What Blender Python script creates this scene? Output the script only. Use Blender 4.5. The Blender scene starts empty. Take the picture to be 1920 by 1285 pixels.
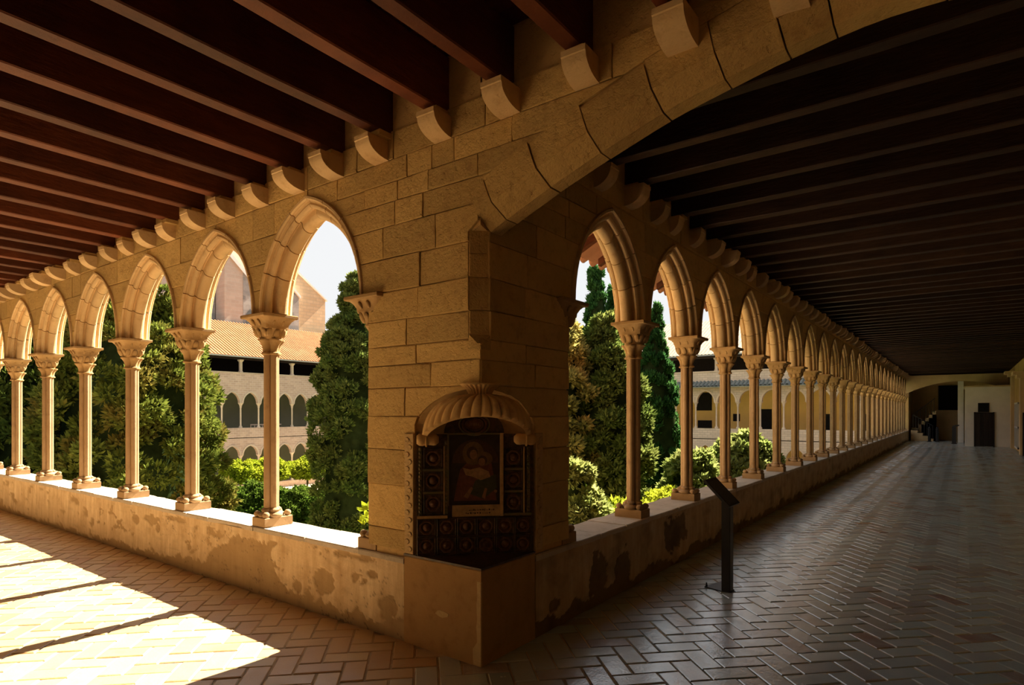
import bpy, math, random
import numpy as np
from mathutils import Vector, noise as mnoise

random.seed(7)
rng = np.random.default_rng(7)
SC = bpy.context.scene
COL = SC.collection
PI = math.pi
R = math.radians

# ------------------------------------------------------------------ camera, sky, sun, exposure
CAM = (2.429, -2.927, 1.6)
YAW = 0.6411
cd = bpy.data.cameras.new('camera')
cd.sensor_width = 36.0
cd.sensor_fit = 'HORIZONTAL'
cd.lens = 36.0 * 1130.6 / 1920.0
cd.shift_y = (773.9 - 642.5) / 1920.0
cd.clip_start = 0.05
cd.clip_end = 400
cam = bpy.data.objects.new('camera', cd)
cam.location = CAM
cam.rotation_euler = (PI / 2, 0, YAW)
COL.objects.link(cam)
SC.camera = cam

world = bpy.data.worlds.new('sky')
SC.world = world
world.use_nodes = True
wn = world.node_tree
wn.nodes.clear()
wo = wn.nodes.new('ShaderNodeOutputWorld')
wb = wn.nodes.new('ShaderNodeBackground')
wr = wn.nodes.new('ShaderNodeValToRGB')
ws = wn.nodes.new('ShaderNodeSeparateXYZ')
wt = wn.nodes.new('ShaderNodeTexCoord')
wn.links.new(wt.outputs['Generated'], ws.inputs[0])
wn.links.new(ws.outputs['Z'], wr.inputs['Fac'])
wr.color_ramp.elements[0].position = 0.0
wr.color_ramp.elements[0].color = (0.765, 0.77, 0.77, 1)
wr.color_ramp.elements[1].position = 1.0
wr.color_ramp.elements[1].color = (0.74, 0.77, 0.82, 1)
wn.links.new(wr.outputs['Color'], wb.inputs['Color'])
wb.inputs['Strength'].default_value = 0.82
wn.links.new(wb.outputs[0], wo.inputs[0])

sd = bpy.data.lights.new('sun', 'SUN')
sd.energy = 23.5
sd.angle = R(0.53)
sd.color = (1.0, 0.86, 0.65)
so = bpy.data.objects.new('sun', sd)
so.rotation_euler = Vector((-0.045, -1.0, -0.975)).to_track_quat('-Z', 'Y').to_euler()
so.location = (0, 30, 30)
COL.objects.link(so)

SC.view_settings.view_transform = 'Standard'
SC.view_settings.look = 'None'
SC.view_settings.exposure = 0.55
SC.view_settings.gamma = 1.0
SC.view_settings.use_curve_mapping = False
SC.cycles.use_denoising = True
SC.cycles.max_bounces = 14
SC.cycles.diffuse_bounces = 10
SC.cycles.glossy_bounces = 4
SC.cycles.transmission_bounces = 4
SC.cycles.sample_clamp_indirect = 20.0

# ------------------------------------------------------------------ materials
def nd(nt, typ, **kw):
    n = nt.nodes.new(typ)
    for k, v in kw.items():
        setattr(n, k, v)
    return n

def ramp(nt, fac, stops):
    n = nd(nt, 'ShaderNodeValToRGB')
    e = n.color_ramp.elements
    while len(e) < len(stops):
        e.new(0.5)
    for i, (p, c) in enumerate(stops):
        e[i].position = p
        e[i].color = (c[0], c[1], c[2], 1) if not isinstance(c, (int, float)) else (c, c, c, 1)
    nt.links.new(fac, n.inputs['Fac'])
    return n.outputs['Color']

def mixc(nt, fac, a, b, mode='MIX'):
    n = nd(nt, 'ShaderNodeMix', data_type='RGBA', blend_type=mode)
    for idx, v in ((0, fac), (6, a), (7, b)):
        if hasattr(v, 'links'):
            nt.links.new(v, n.inputs[idx])
        elif idx == 0:
            n.inputs[0].default_value = v
        else:
            n.inputs[idx].default_value = (v[0], v[1], v[2], 1)
    return n.outputs[2]

def noise(nt, vec, scale, detail=5, rough=0.6, stretch=None):
    n = nd(nt, 'ShaderNodeTexNoise')
    n.inputs['Scale'].default_value = scale
    n.inputs['Detail'].default_value = detail
    n.inputs['Roughness'].default_value = rough
    if stretch:
        m = nd(nt, 'ShaderNodeMapping')
        m.inputs['Scale'].default_value = stretch
        nt.links.new(vec, m.inputs['Vector'])
        vec = m.outputs[0]
    nt.links.new(vec, n.inputs['Vector'])
    return n.outputs['Fac']

def new_mat(name):
    m = bpy.data.materials.new(name)
    m.use_nodes = True
    nt = m.node_tree
    b = nt.nodes['Principled BSDF']
    g = nd(nt, 'ShaderNodeNewGeometry')
    return m, nt, b, g.outputs['Position']

def bump(nt, b, h, dist, strength=1.0, prev=None):
    n = nd(nt, 'ShaderNodeBump')
    n.inputs['Strength'].default_value = strength
    n.inputs['Distance'].default_value = dist
    nt.links.new(h, n.inputs['Height'])
    if prev is not None:
        nt.links.new(prev, n.inputs['Normal'])
    nt.links.new(n.outputs[0], b.inputs['Normal'])
    return n.outputs[0]

def rnd_out(nt, attr):
    if attr:
        return nd(nt, 'ShaderNodeAttribute', attribute_name='rnd').outputs['Fac']
    return nd(nt, 'ShaderNodeObjectInfo').outputs['Random']

def stone_mat(name, c1, c2, spot, s_big=1.3, rough=0.9, bd=0.012, attr=False, var=0.16, pit=1.0, fine=45, hewn=0.0):
    m, nt, b, P = new_mat(name)
    big = noise(nt, P, s_big, 6, 0.65)
    col = mixc(nt, ramp(nt, big, [(0.35, 0.0), (0.68, 1.0)]), c1, c2)
    med = noise(nt, P, 9, 6, 0.7)
    col = mixc(nt, ramp(nt, med, [(0.52, 0.0), (0.72, 0.75)]), col, spot)
    rr = rnd_out(nt, attr)
    k = ramp(nt, rr, [(0.0, 1 - var), (1.0, 1 + var * 0.6)])
    col = mixc(nt, 1.0, col, k, 'MULTIPLY')
    nt.links.new(col, b.inputs['Base Color'])
    b.inputs['Roughness'].default_value = rough
    b.inputs['Specular IOR Level'].default_value = 0.2
    f = noise(nt, P, fine, 6, 0.75)
    pits = ramp(nt, noise(nt, P, 22, 4, 0.6), [(0.24, 0.0), (0.42, 1.0)])
    n1 = bump(nt, b, f, bd, 0.6)
    n2 = bump(nt, b, pits, bd * pit, 0.5, n1)
    if hewn:
        bump(nt, b, noise(nt, P, 11, 7, 0.72), hewn, 0.6, n2)
    return m

def plain(name, col, rough=0.7, spec=0.3, metal=0.0, var=0.15, scale=6, bd=0.0, stretch=None):
    m, nt, b, P = new_mat(name)
    n = noise(nt, P, scale, 5, 0.6, stretch)
    c = mixc(nt, ramp(nt, n, [(0.3, 0.0), (0.7, 1.0)]), [x * (1 - var) for x in col], [min(1, x * (1 + var)) for x in col])
    nt.links.new(c, b.inputs['Base Color'])
    b.inputs['Roughness'].default_value = rough
    b.inputs['Specular IOR Level'].default_value = spec
    b.inputs['Metallic'].default_value = metal
    if bd:
        bump(nt, b, noise(nt, P, scale * 6, 4, 0.6, stretch), bd, 0.6)
    return m

M = {}
M['stone'] = stone_mat('ochre_sandstone', (0.70, 0.49, 0.20), (0.62, 0.41, 0.155), (0.44, 0.27, 0.095), attr=True, bd=0.010, pit=0.5, hewn=0.045, var=0.22)
M['core'] = stone_mat('joint_mortar', (0.60, 0.41, 0.18), (0.52, 0.34, 0.14), (0.36, 0.22, 0.09), bd=0.01, var=0)
M['arch'] = stone_mat('arch_stone', (0.68, 0.50, 0.28), (0.60, 0.42, 0.22), (0.46, 0.30, 0.15), bd=0.006, pit=0.6)
M['column'] = stone_mat('column_stone', (0.43, 0.295, 0.165), (0.37, 0.245, 0.13), (0.28, 0.175, 0.095), s_big=3, bd=0.004, pit=0.5, var=0.1)
M['capital'] = stone_mat('capital_stone', (0.47, 0.315, 0.15), (0.39, 0.25, 0.11), (0.25, 0.15, 0.065), s_big=5, bd=0.006, pit=0.7, var=0.1)
M['sill'] = stone_mat('sill_stone', (0.58, 0.50, 0.40), (0.48, 0.405, 0.32), (0.35, 0.28, 0.21), s_big=3, bd=0.006, attr=True, var=0.15)
M['wing'] = stone_mat('far_stone', (0.66, 0.54, 0.43), (0.58, 0.46, 0.355), (0.47, 0.36, 0.27), s_big=0.8, bd=0.01)

def wood_mat(name, c1, c2, c3, rough=0.55):
    m, nt, b, P = new_mat(name)
    g = noise(nt, P, 1.0, 6, 0.65, (5, 5, 26))
    g2 = noise(nt, P, 2.3, 4, 0.6)
    col = mixc(nt, ramp(nt, g, [(0.35, 0.0), (0.65, 1.0)]), c1, c2)
    col = mixc(nt, ramp(nt, g2, [(0.5, 0.0), (0.8, 0.8)]), col, c3)
    k = ramp(nt, rnd_out(nt, False), [(0.0, 0.55), (1.0, 1.35)])
    col = mixc(nt, 1.0, col, k, 'MULTIPLY')
    nt.links.new(col, b.inputs['Base Color'])
    b.inputs['Roughness'].default_value = rough
    b.inputs['Specular IOR Level'].default_value = 0.25
    bump(nt, b, g, 0.01, 0.7)
    return m
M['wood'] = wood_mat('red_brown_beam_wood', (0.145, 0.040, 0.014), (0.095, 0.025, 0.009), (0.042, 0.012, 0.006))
M['wood_shade'] = wood_mat('shade_dark_beam_wood', (0.05, 0.025, 0.014), (0.03, 0.014, 0.008), (0.018, 0.009, 0.006))  # same beam wood, darkened in colour to stand in for the corridor's shade
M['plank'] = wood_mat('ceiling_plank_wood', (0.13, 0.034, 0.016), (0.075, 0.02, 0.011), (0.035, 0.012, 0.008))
M['door'] = wood_mat('door_wood', (0.035, 0.022, 0.018), (0.025, 0.016, 0.013), (0.018, 0.012, 0.01))

def plaster_mat():
    m, nt, b, P = new_mat('peeling_plaster')
    coat = nd(nt, 'ShaderNodeAttribute', attribute_name='coat').outputs['Fac']
    streak = noise(nt, P, 1.0, 6, 0.7, (9, 9, 1.6))
    blot = noise(nt, P, 4.0, 6, 0.65)
    cc = mixc(nt, ramp(nt, streak, [(0.36, 0.0), (0.66, 1.0)]), (0.58, 0.41, 0.23), (0.76, 0.59, 0.37))
    cc = mixc(nt, ramp(nt, streak, [(0.60, 0.0), (0.72, 0.8)]), cc, (0.86, 0.70, 0.47))
    cc = mixc(nt, ramp(nt, blot, [(0.5, 0.0), (0.75, 0.7)]), cc, (0.42, 0.26, 0.125))
    uc = mixc(nt, blot, (0.40, 0.27, 0.135), (0.50, 0.35, 0.18))
    uc = mixc(nt, ramp(nt, streak, [(0.4, 0.0), (0.75, 0.6)]), uc, (0.34, 0.21, 0.10))
    dirt_shade = nd(nt, 'ShaderNodeAttribute', attribute_name='dirt_shade').outputs['Fac']
    col = mixc(nt, coat, uc, cc)
    col = mixc(nt, dirt_shade, col, (0.13, 0.085, 0.05))
    nt.links.new(col, b.inputs['Base Color'])
    b.inputs['Roughness'].default_value = 0.9
    b.inputs['Specular IOR Level'].default_value = 0.2
    n1 = bump(nt, b, noise(nt, P, 55, 5, 0.7), 0.006, 0.5)
    bump(nt, b, noise(nt, P, 14, 5, 0.65), 0.012, 0.5, n1)
    return m
M['plaster'] = plaster_mat()
M['bench'] = stone_mat('bench_plaster', (0.43, 0.255, 0.105), (0.37, 0.215, 0.085), (0.31, 0.17, 0.065), s_big=2.2, bd=0.005, var=0, pit=0.5)

def brick_mat(name, pal, worn, worn2, r0, r1, ior=1.5, spec=0.5):
    m, nt, b, P = new_mat(name)
    rr = rnd_out(nt, True)
    col = ramp(nt, rr, [(k / 4, c) for k, c in enumerate(pal)])
    n = noise(nt, P, 6, 6, 0.7)
    col = mixc(nt, ramp(nt, n, [(0.4, 0.0), (0.7, 0.55)]), col, worn)
    col = mixc(nt, ramp(nt, noise(nt, P, 1.1, 4, 0.6), [(0.45, 0.0), (0.7, 0.35)]), col, worn2)
    nt.links.new(col, b.inputs['Base Color'])
    rg = ramp(nt, noise(nt, P, 7, 5, 0.65), [(0.3, r0), (0.75, r1)])
    nt.links.new(rg, b.inputs['Roughness'])
    b.inputs['Specular IOR Level'].default_value = spec
    b.inputs['IOR'].default_value = ior
    n1 = bump(nt, b, noise(nt, P, 60, 4, 0.6), 0.0025, 0.5)
    bump(nt, b, noise(nt, P, 9, 4, 0.55), 0.006, 0.45, n1)
    return m
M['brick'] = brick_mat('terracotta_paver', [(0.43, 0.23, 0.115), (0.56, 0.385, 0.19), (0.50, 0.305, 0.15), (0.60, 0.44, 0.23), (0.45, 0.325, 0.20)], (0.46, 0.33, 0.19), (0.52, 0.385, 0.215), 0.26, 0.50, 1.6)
M['brick_worn_skylit'] = brick_mat('worn_skylit_paver', [(0.31, 0.20, 0.17), (0.44, 0.52, 0.53), (0.38, 0.37, 0.36), (0.50, 0.58, 0.60), (0.36, 0.46, 0.475)], (0.40, 0.465, 0.475), (0.47, 0.55, 0.57), 0.11, 0.30, 2.8, 0.5)  # worn grey, painted paler and bluer to offset the warm bounce light
M['mortar'] = plain('floor_mortar', (0.46, 0.37, 0.25), 0.9, 0.1, var=0.25, scale=9)

def glaze_mat(name, c1, c2, scale):
    m, nt, b, P = new_mat(name)
    n = noise(nt, P, scale, 4, 0.6)
    col = mixc(nt, ramp(nt, n, [(0.42, 0.0), (0.58, 1.0)]), c1, c2)
    nt.links.new(col, b.inputs['Base Color'])
    b.inputs['Roughness'].default_value = 0.45
    b.inputs['Specular IOR Level'].default_value = 0.3
    return m
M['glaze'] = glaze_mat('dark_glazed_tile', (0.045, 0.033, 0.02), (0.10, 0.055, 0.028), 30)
M['glaze_boss'] = glaze_mat('relief_glaze', (0.11, 0.045, 0.022), (0.17, 0.085, 0.04), 40)
M['glaze_green'] = glaze_mat('green_glaze_strip', (0.14, 0.13, 0.06), (0.20, 0.13, 0.055), 25)
M['gilt'] = plain('ochre_frame_glaze', (0.42, 0.27, 0.12), 0.5, 0.4, var=0.25, scale=20)
M['shell'] = stone_mat('shell_hood_stone', (0.66, 0.44, 0.19), (0.56, 0.35, 0.14), (0.34, 0.18, 0.07), s_big=4, bd=0.004, var=0, pit=0.6)
M['sgraffito'] = stone_mat('carved_strip', (0.60, 0.43, 0.22), (0.52, 0.36, 0.17), (0.36, 0.22, 0.10), s_big=6, bd=0.01, var=0)
M['paint_dark'] = plain('painting_ground', (0.035, 0.025, 0.018), 0.5, 0.3, var=0.4, scale=12)
M['paint_halo'] = plain('painting_halo', (0.15, 0.085, 0.03), 0.5, 0.3, var=0.25, scale=30)
M['paint_skin'] = plain('painting_flesh', (0.24, 0.12, 0.055), 0.5, 0.3, var=0.25, scale=40)
M['paint_brown'] = plain('painting_hair', (0.07, 0.035, 0.02), 0.5, 0.3, var=0.25, scale=40)
M['paint_cloth'] = plain('painting_pale_cloth', (0.32, 0.19, 0.09), 0.5, 0.3, var=0.3, scale=30)
M['paint_red'] = plain('painting_robe', (0.14, 0.045, 0.025), 0.5, 0.3, var=0.3, scale=30)
M['paint_green'] = plain('painting_mantle', (0.055, 0.055, 0.025), 0.5, 0.3, var=0.3, scale=30)
M['metal'] = plain('charcoal_painted_metal', (0.022, 0.022, 0.024), 0.45, 0.45, var=0.15, scale=20)
M['label'] = plain('printed_label', (0.06, 0.06, 0.06), 0.4, 0.4, var=0.4, scale=50)
M['white'] = plain('white_limewash', (0.82, 0.77, 0.67), 0.9, 0.2, var=0.08, scale=1.5, bd=0.003)
M['ochre'] = plain('ochre_limewash', (0.70, 0.50, 0.22), 0.9, 0.2, var=0.12, scale=1.2, bd=0.003)
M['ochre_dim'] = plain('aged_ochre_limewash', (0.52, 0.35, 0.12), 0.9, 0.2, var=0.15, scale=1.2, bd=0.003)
M['ochre_far'] = plain('yellow_limewash', (0.66, 0.46, 0.15), 0.9, 0.2, var=0.08, scale=0.8)
M['dull'] = plain('grey_green_limewash', (0.17, 0.18, 0.13), 0.9, 0.2, var=0.1, scale=0.8)
M['tan'] = plain('tan_limewash', (0.62, 0.46, 0.25), 0.9, 0.2, var=0.15, scale=1.2, bd=0.003)
M['black'] = plain('dark_opening', (0.012, 0.011, 0.01), 0.8, 0.1, var=0.2)
M['glass'] = plain('old_window_pane', (0.10, 0.10, 0.09), 0.15, 0.6, var=0.3)
M['whitepaint'] = plain('white_painted_joinery', (0.70, 0.66, 0.58), 0.6, 0.3, var=0.06)
M['ground'] = plain('garden_soil', (0.36, 0.29, 0.19), 0.95, 0.1, var=0.3, scale=0.6)
M['lawn'] = plain('short_lawn', (0.10, 0.15, 0.045), 0.95, 0.1, var=0.4, scale=2)
M['pave'] = plain('pale_path_paving', (0.62, 0.53, 0.42), 0.9, 0.2, var=0.12, scale=2)
M['bark'] = plain('tree_bark', (0.16, 0.11, 0.07), 0.95, 0.1, var=0.3, scale=10)
M['gutter'] = plain('grey_gutter', (0.30, 0.31, 0.28), 0.6, 0.3)

def roof_mat(name, c1, c2, c3, var=0.25):
    m, nt, b, P = new_mat(name)
    n = noise(nt, P, 3.2, 4, 0.7)
    n2 = noise(nt, P, 0.7, 4, 0.6)
    col = mixc(nt, ramp(nt, n, [(0.35, 0.0), (0.65, 1.0)]), c1, c2)
    col = mixc(nt, ramp(nt, n2, [(0.5, 0.0), (0.75, 0.7)]), col, c3)
    nt.links.new(col, b.inputs['Base Color'])
    b.inputs['Roughness'].default_value = 0.9
    bump(nt, b, n, 0.03, 0.6)
    return m
M['roof'] = roof_mat('orange_roof_tile', (0.36, 0.17, 0.065), (0.27, 0.115, 0.045), (0.34, 0.22, 0.11))
M['roof_pale'] = roof_mat('pale_roof_tile', (0.30, 0.235, 0.175), (0.20, 0.15, 0.11), (0.28, 0.24, 0.20))
M['roof_grey'] = roof_mat('lichened_roof_tile', (0.20, 0.22, 0.20), (0.14, 0.16, 0.15), (0.28, 0.29, 0.26))
M['eave_tile'] = roof_mat('terracotta_eave_tile', (0.42, 0.20, 0.11), (0.33, 0.15, 0.08), (0.40, 0.24, 0.15))

def brickwall_mat(name, c1, c2, mort, sc, axis):
    m, nt, b, P = new_mat(name)
    s = nd(nt, 'ShaderNodeSeparateXYZ')
    nt.links.new(P, s.inputs[0])
    cmb = nd(nt, 'ShaderNodeCombineXYZ')
    nt.links.new(s.outputs[axis], cmb.inputs[0])
    nt.links.new(s.outputs['Z'], cmb.inputs[1])
    t = nd(nt, 'ShaderNodeTexBrick')
    t.inputs['Scale'].default_value = sc
    t.inputs['Color1'].default_value = (*c1, 1)
    t.inputs['Color2'].default_value = (*c2, 1)
    t.inputs['Mortar'].default_value = (*mort, 1)
    t.inputs['Mortar Size'].default_value = 0.025
    t.inputs['Brick Width'].default_value = 0.7
    t.inputs['Row Height'].default_value = 0.3
    nt.links.new(cmb.outputs[0], t.inputs['Vector'])
    n = noise(nt, P, 1.4, 6, 0.7)
    col = mixc(nt, ramp(nt, n, [(0.42, 0.0), (0.72, 0.6)]), t.outputs['Color'], [x * 0.72 for x in c1])
    nt.links.new(col, b.inputs['Base Color'])
    b.inputs['Roughness'].default_value = 0.92
    bump(nt, b, t.outputs['Fac'], 0.02, -0.5)
    return m
M['wing_brick_w'] = brickwall_mat('west_wing_masonry', (0.60, 0.43, 0.34), (0.47, 0.33, 0.26), (0.64, 0.52, 0.44), 1.9, 'Y')
M['wing_brick_n'] = brickwall_mat('north_wing_masonry', (0.66, 0.54, 0.43), (0.52, 0.42, 0.33), (0.40, 0.32, 0.26), 1.9, 'X')
M['church_pink'] = brickwall_mat('church_pink_brick', (0.60, 0.46, 0.37), (0.53, 0.39, 0.31), (0.56, 0.46, 0.38), 1.0, 'Y')
M['church_gold'] = brickwall_mat('church_gold_brick', (0.66, 0.47, 0.29), (0.58, 0.39, 0.23), (0.50, 0.37, 0.25), 1.0, 'Y')
M['church_grey'] = brickwall_mat('church_dark_quoins', (0.25, 0.235, 0.225), (0.42, 0.38, 0.35), (0.38, 0.34, 0.31), 0.75, 'Y')
M['cap_white'] = plain('pale_stone_coping', (0.75, 0.72, 0.68), 0.9, 0.2, var=0.06)

def leaf_mat(name, c1, c2, c3=None, trans=0.35):
    m = bpy.data.materials.new(name)
    m.use_nodes = True
    nt = m.node_tree
    nt.nodes.clear()
    out = nd(nt, 'ShaderNodeOutputMaterial')
    g = nd(nt, 'ShaderNodeNewGeometry')
    P = g.outputs['Position']
    col = mixc(nt, ramp(nt, noise(nt, P, 1.6, 3, 0.6), [(0.35, 0.0), (0.65, 1.0)]), c1, c2)
    r = g.outputs['Random Per Island']
    col = mixc(nt, 1.0, col, ramp(nt, r, [(0.0, 0.55), (1.0, 1.3)]), 'MULTIPLY')
    if c3:
        col = mixc(nt, ramp(nt, noise(nt, P, 0.9, 3, 0.6), [(0.5, 0.0), (0.62, 0.85)]), col, c3)
    d = nd(nt, 'ShaderNodeBsdfDiffuse')
    t = nd(nt, 'ShaderNodeBsdfTranslucent')
    mx = nd(nt, 'ShaderNodeMixShader')
    nt.links.new(col, d.inputs['Color'])
    nt.links.new(col, t.inputs['Color'])
    mx.inputs[0].default_value = trans
    nt.links.new(d.outputs[0], mx.inputs[1])
    nt.links.new(t.outputs[0], mx.inputs[2])
    nt.links.new(mx.outputs[0], out.inputs[0])
    return m
M['leaf_conifer'] = leaf_mat('dark_conifer_green', (0.045, 0.075, 0.014), (0.08, 0.11, 0.02), None, 0.25)
M['leaf_pine'] = leaf_mat('olive_conifer_green', (0.085, 0.12, 0.02), (0.155, 0.185, 0.034), (0.15, 0.12, 0.027), 0.4)
M['leaf_cypress'] = leaf_mat('cypress_green', (0.035, 0.11, 0.032), (0.062, 0.155, 0.042), None, 0.4)
M['leaf_gold'] = leaf_mat('golden_cypress', (0.28, 0.28, 0.085), (0.40, 0.33, 0.10), (0.50, 0.30, 0.09), 0.5)
M['leaf_olive'] = leaf_mat('mid_green_cypress', (0.09, 0.14, 0.03), (0.16, 0.19, 0.05), None, 0.45)
M['leaf_lime'] = leaf_mat('lime_green_leaf', (0.24, 0.31, 0.02), (0.33, 0.37, 0.03), None, 0.5)
M['leaf_pale'] = leaf_mat('pale_green_leaf', (0.17, 0.23, 0.055), (0.30, 0.32, 0.11), None, 0.5)
M['leaf_mid'] = leaf_mat('mid_green_leaf', (0.07, 0.125, 0.016), (0.11, 0.165, 0.025), None, 0.4)
M['leaf_dark'] = leaf_mat('dark_green_leaf', (0.05, 0.09, 0.02), (0.08, 0.125, 0.03), None, 0.25)
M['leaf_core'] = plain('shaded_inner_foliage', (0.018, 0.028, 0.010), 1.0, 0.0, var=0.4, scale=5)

# ------------------------------------------------------------------ mesh helpers
def link(name, me, mat=None, parent=None, smooth=None, loc=None):
    o = bpy.data.objects.new(name, me)
    if mat is not None and not me.materials:
        me.materials.append(mat)
    if parent is not None:
        o.parent = parent
    if loc is not None:
        o.location = loc
    COL.objects.link(o)
    return o

def mesh(name, verts, faces, smooth=None, rnd=None, attrs=None):
    me = bpy.data.meshes.new(name)
    me.from_pydata([tuple(v) for v in verts], [], [tuple(f) for f in faces])
    if rnd is not None:
        a = me.attributes.new('rnd', 'FLOAT', 'POINT')
        vals = np.full(len(verts), rnd, np.float32) if np.isscalar(rnd) else np.asarray(rnd, np.float32)
        a.data.foreach_set('value', vals)
    if attrs:
        for k, v in attrs.items():
            a = me.attributes.new(k, 'FLOAT', 'POINT')
            a.data.foreach_set('value', np.asarray(v, np.float32))
    if smooth is not None:
        me.shade_smooth()
        if smooth < 180:
            me.set_sharp_from_angle(angle=R(smooth))
    me.update()
    return me

class MB:
    def __init__(self):
        self.v = []; self.f = []; self.r = []
    def add(self, verts, faces, rnd=0.5):
        n = len(self.v)
        self.v.extend([tuple(p) for p in verts])
        self.f.extend([tuple(i + n for i in f) for f in faces])
        self.r.extend([rnd] * len(verts))
        return self
    def box(self, x0, y0, z0, x1, y1, z1, rnd=0.5):
        v = [(x0, y0, z0), (x1, y0, z0), (x1, y1, z0), (x0, y1, z0), (x0, y0, z1), (x1, y0, z1), (x1, y1, z1), (x0, y1, z1)]
        f = [(0, 3, 2, 1), (4, 5, 6, 7), (0, 1, 5, 4), (1, 2, 6, 5), (2, 3, 7, 6), (3, 0, 4, 7)]
        return self.add(v, f, rnd)
    def loft(self, rings, close=True, caps=True, rnd=0.5):
        n = len(rings[0]); v = [p for r in rings for p in r]; f = []
        for i in range(len(rings) - 1):
            for j in range(n if close else n - 1):
                k = (j + 1) % n
                f.append((i * n + j, i * n + k, (i + 1) * n + k, (i + 1) * n + j))
        if caps:
            f.append(tuple(reversed(range(n))))
            f.append(tuple(range((len(rings) - 1) * n, len(rings) * n)))
        return self.add(v, f, rnd)
    def tube(self, pts, rad, seg=8):
        rings = []
        pts = [Vector(p) for p in pts]
        for i, p in enumerate(pts):
            d = (pts[min(i + 1, len(pts) - 1)] - pts[max(i - 1, 0)]).normalized()
            a = d.cross(Vector((0, 0, 1)))
            if a.length < 1e-3:
                a = d.cross(Vector((0, 1, 0)))
            a.normalize(); b = d.cross(a)
            rr = rad[i] if isinstance(rad, (list, tuple)) else rad
            rings.append([p + a * rr * math.cos(t * 2 * PI / seg) + b * rr * math.sin(t * 2 * PI / seg) for t in range(seg)])
        return self.loft(rings)
    def sphere(self, c, r, nu=8, nv=6):
        rx, ry, rz = r if isinstance(r, (tuple, list)) else (r, r, r)
        rings = []
        for i in range(1, nv):
            a = PI * i / nv
            rings.append([(c[0] + rx * math.sin(a) * math.cos(2 * PI * j / nu), c[1] + ry * math.sin(a) * math.sin(2 * PI * j / nu), c[2] - rz * math.cos(a)) for j in range(nu)])
        return self.loft(rings)
    def build(self, name, mat, parent=None, smooth=None, kind=None, rnd=False, loc=None):
        o = link(name, mesh(name, self.v, self.f, smooth, self.r if rnd else None), mat, parent, loc=loc)
        if kind:
            o['kind'] = kind
        return o

def empty(name, loc=(0, 0, 0), rz=0.0):
    o = bpy.data.objects.new(name, None)
    o.empty_display_size = 0.2
    o.location = loc
    o.rotation_euler = (0, 0, rz)
    COL.objects.link(o)
    return o

def tag(o, label=None, cat=None, group=None, kind=None):
    if label: o['label'] = label
    if cat: o['category'] = cat
    if group: o['group'] = group
    if kind: o['kind'] = kind
    return o

def clone(o, parent=None):
    c = o.copy()
    COL.objects.link(c)
    c.parent = parent
    for ch in KIDS.get(o.name, []):
        clone(ch, c)
    return c
KIDS = {}
def reg(o):
    if o.parent:
        KIDS.setdefault(o.parent.name, []).append(o)
    return o

# frames: s along the wall away from the corner, n towards the garden, z up
FL = lambda s, n, z: (-s, n, z)
FR = lambda s, n, z: (-n, s, z)

def px(x, y, z):
    dx = x - CAM[0]; dy = y - CAM[1]
    d = -math.sin(YAW) * dx + math.cos(YAW) * dy
    if d < 0.05:
        return None
    r = math.cos(YAW) * dx + math.sin(YAW) * dy
    return 960 + 1130.6 * r / d, 773.9 - 1130.6 * (z - CAM[2]) / d, d

def prism(mb, poly, n0, n1, ch, F, rnd=0.5, jit=0.003):
    """a stone with outline poly [(s,z)], front at n0, back at n1, chamfered front edge"""
    P = [(a + random.uniform(-jit, jit), b + random.uniform(-jit, jit)) for a, b in poly]
    cs = sum(p[0] for p in P) / len(P); cz = sum(p[1] for p in P) / len(P)
    hs = max(abs(p[0] - cs) for p in P); hz = max(abs(p[1] - cz) for p in P)
    def inset(d):
        return [(cs + (a - cs) * max(0.1, 1 - d / max(hs, 1e-3)), cz + (b - cz) * max(0.1, 1 - d / max(hz, 1e-3))) for a, b in P]
    r0 = [F(a, n1, b) for a, b in P]
    r1 = [F(a, n0 + ch, b) for a, b in P]
    r2 = [F(a, n0 + ch * 0.25 , b) for a, b in inset(ch * 0.7)]
    r3 = [F(a, n0, b) for a, b in inset(ch * 2.2)]
    mb.loft([r0, r1, r2, r3], caps=True, rnd=rnd)

# ------------------------------------------------------------------ key dimensions
ZP, ZC = 0.59, 2.466          # parapet top, springing
BL, BR = 1.476, 1.416         # bay lengths
L0, R0 = 1.08, 1.06           # pier edges
NL, NR = 9, 26                # bays built
W = 4.3                       # gallery width
ZBEAM = 3.58
LEND = L0 + NL * BL           # end of built part of the sunlit gallery
REND = R0 + NR * BR

class Arch:
    def __init__(s, bay, apex):
        s.a0 = bay / 2 - 0.076
        h = apex - ZC
        s.e = (h * h - s.a0 ** 2) / (2 * s.a0)
        s.R = s.a0 + s.e
    def half(s, z, d=0.0):
        q = (s.R - d) ** 2 - (z - ZC) ** 2
        return max(0.0, math.sqrt(q) - s.e) if q > 0 else 0.0
    def top(s, d=0.0):
        return ZC + math.sqrt((s.R - d) ** 2 - s.e ** 2)
    def pt(s, t, d, side):
        rr = s.R - d
        th = PI - t * (PI - math.acos(-s.e / rr))
        return side * -(s.e + rr * math.cos(th)) * -1 if side < 0 else -(s.e + rr * math.cos(th)), ZC + rr * math.sin(th)
AL, AR = Arch(BL, 3.324), Arch(BR, 3.335)

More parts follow.
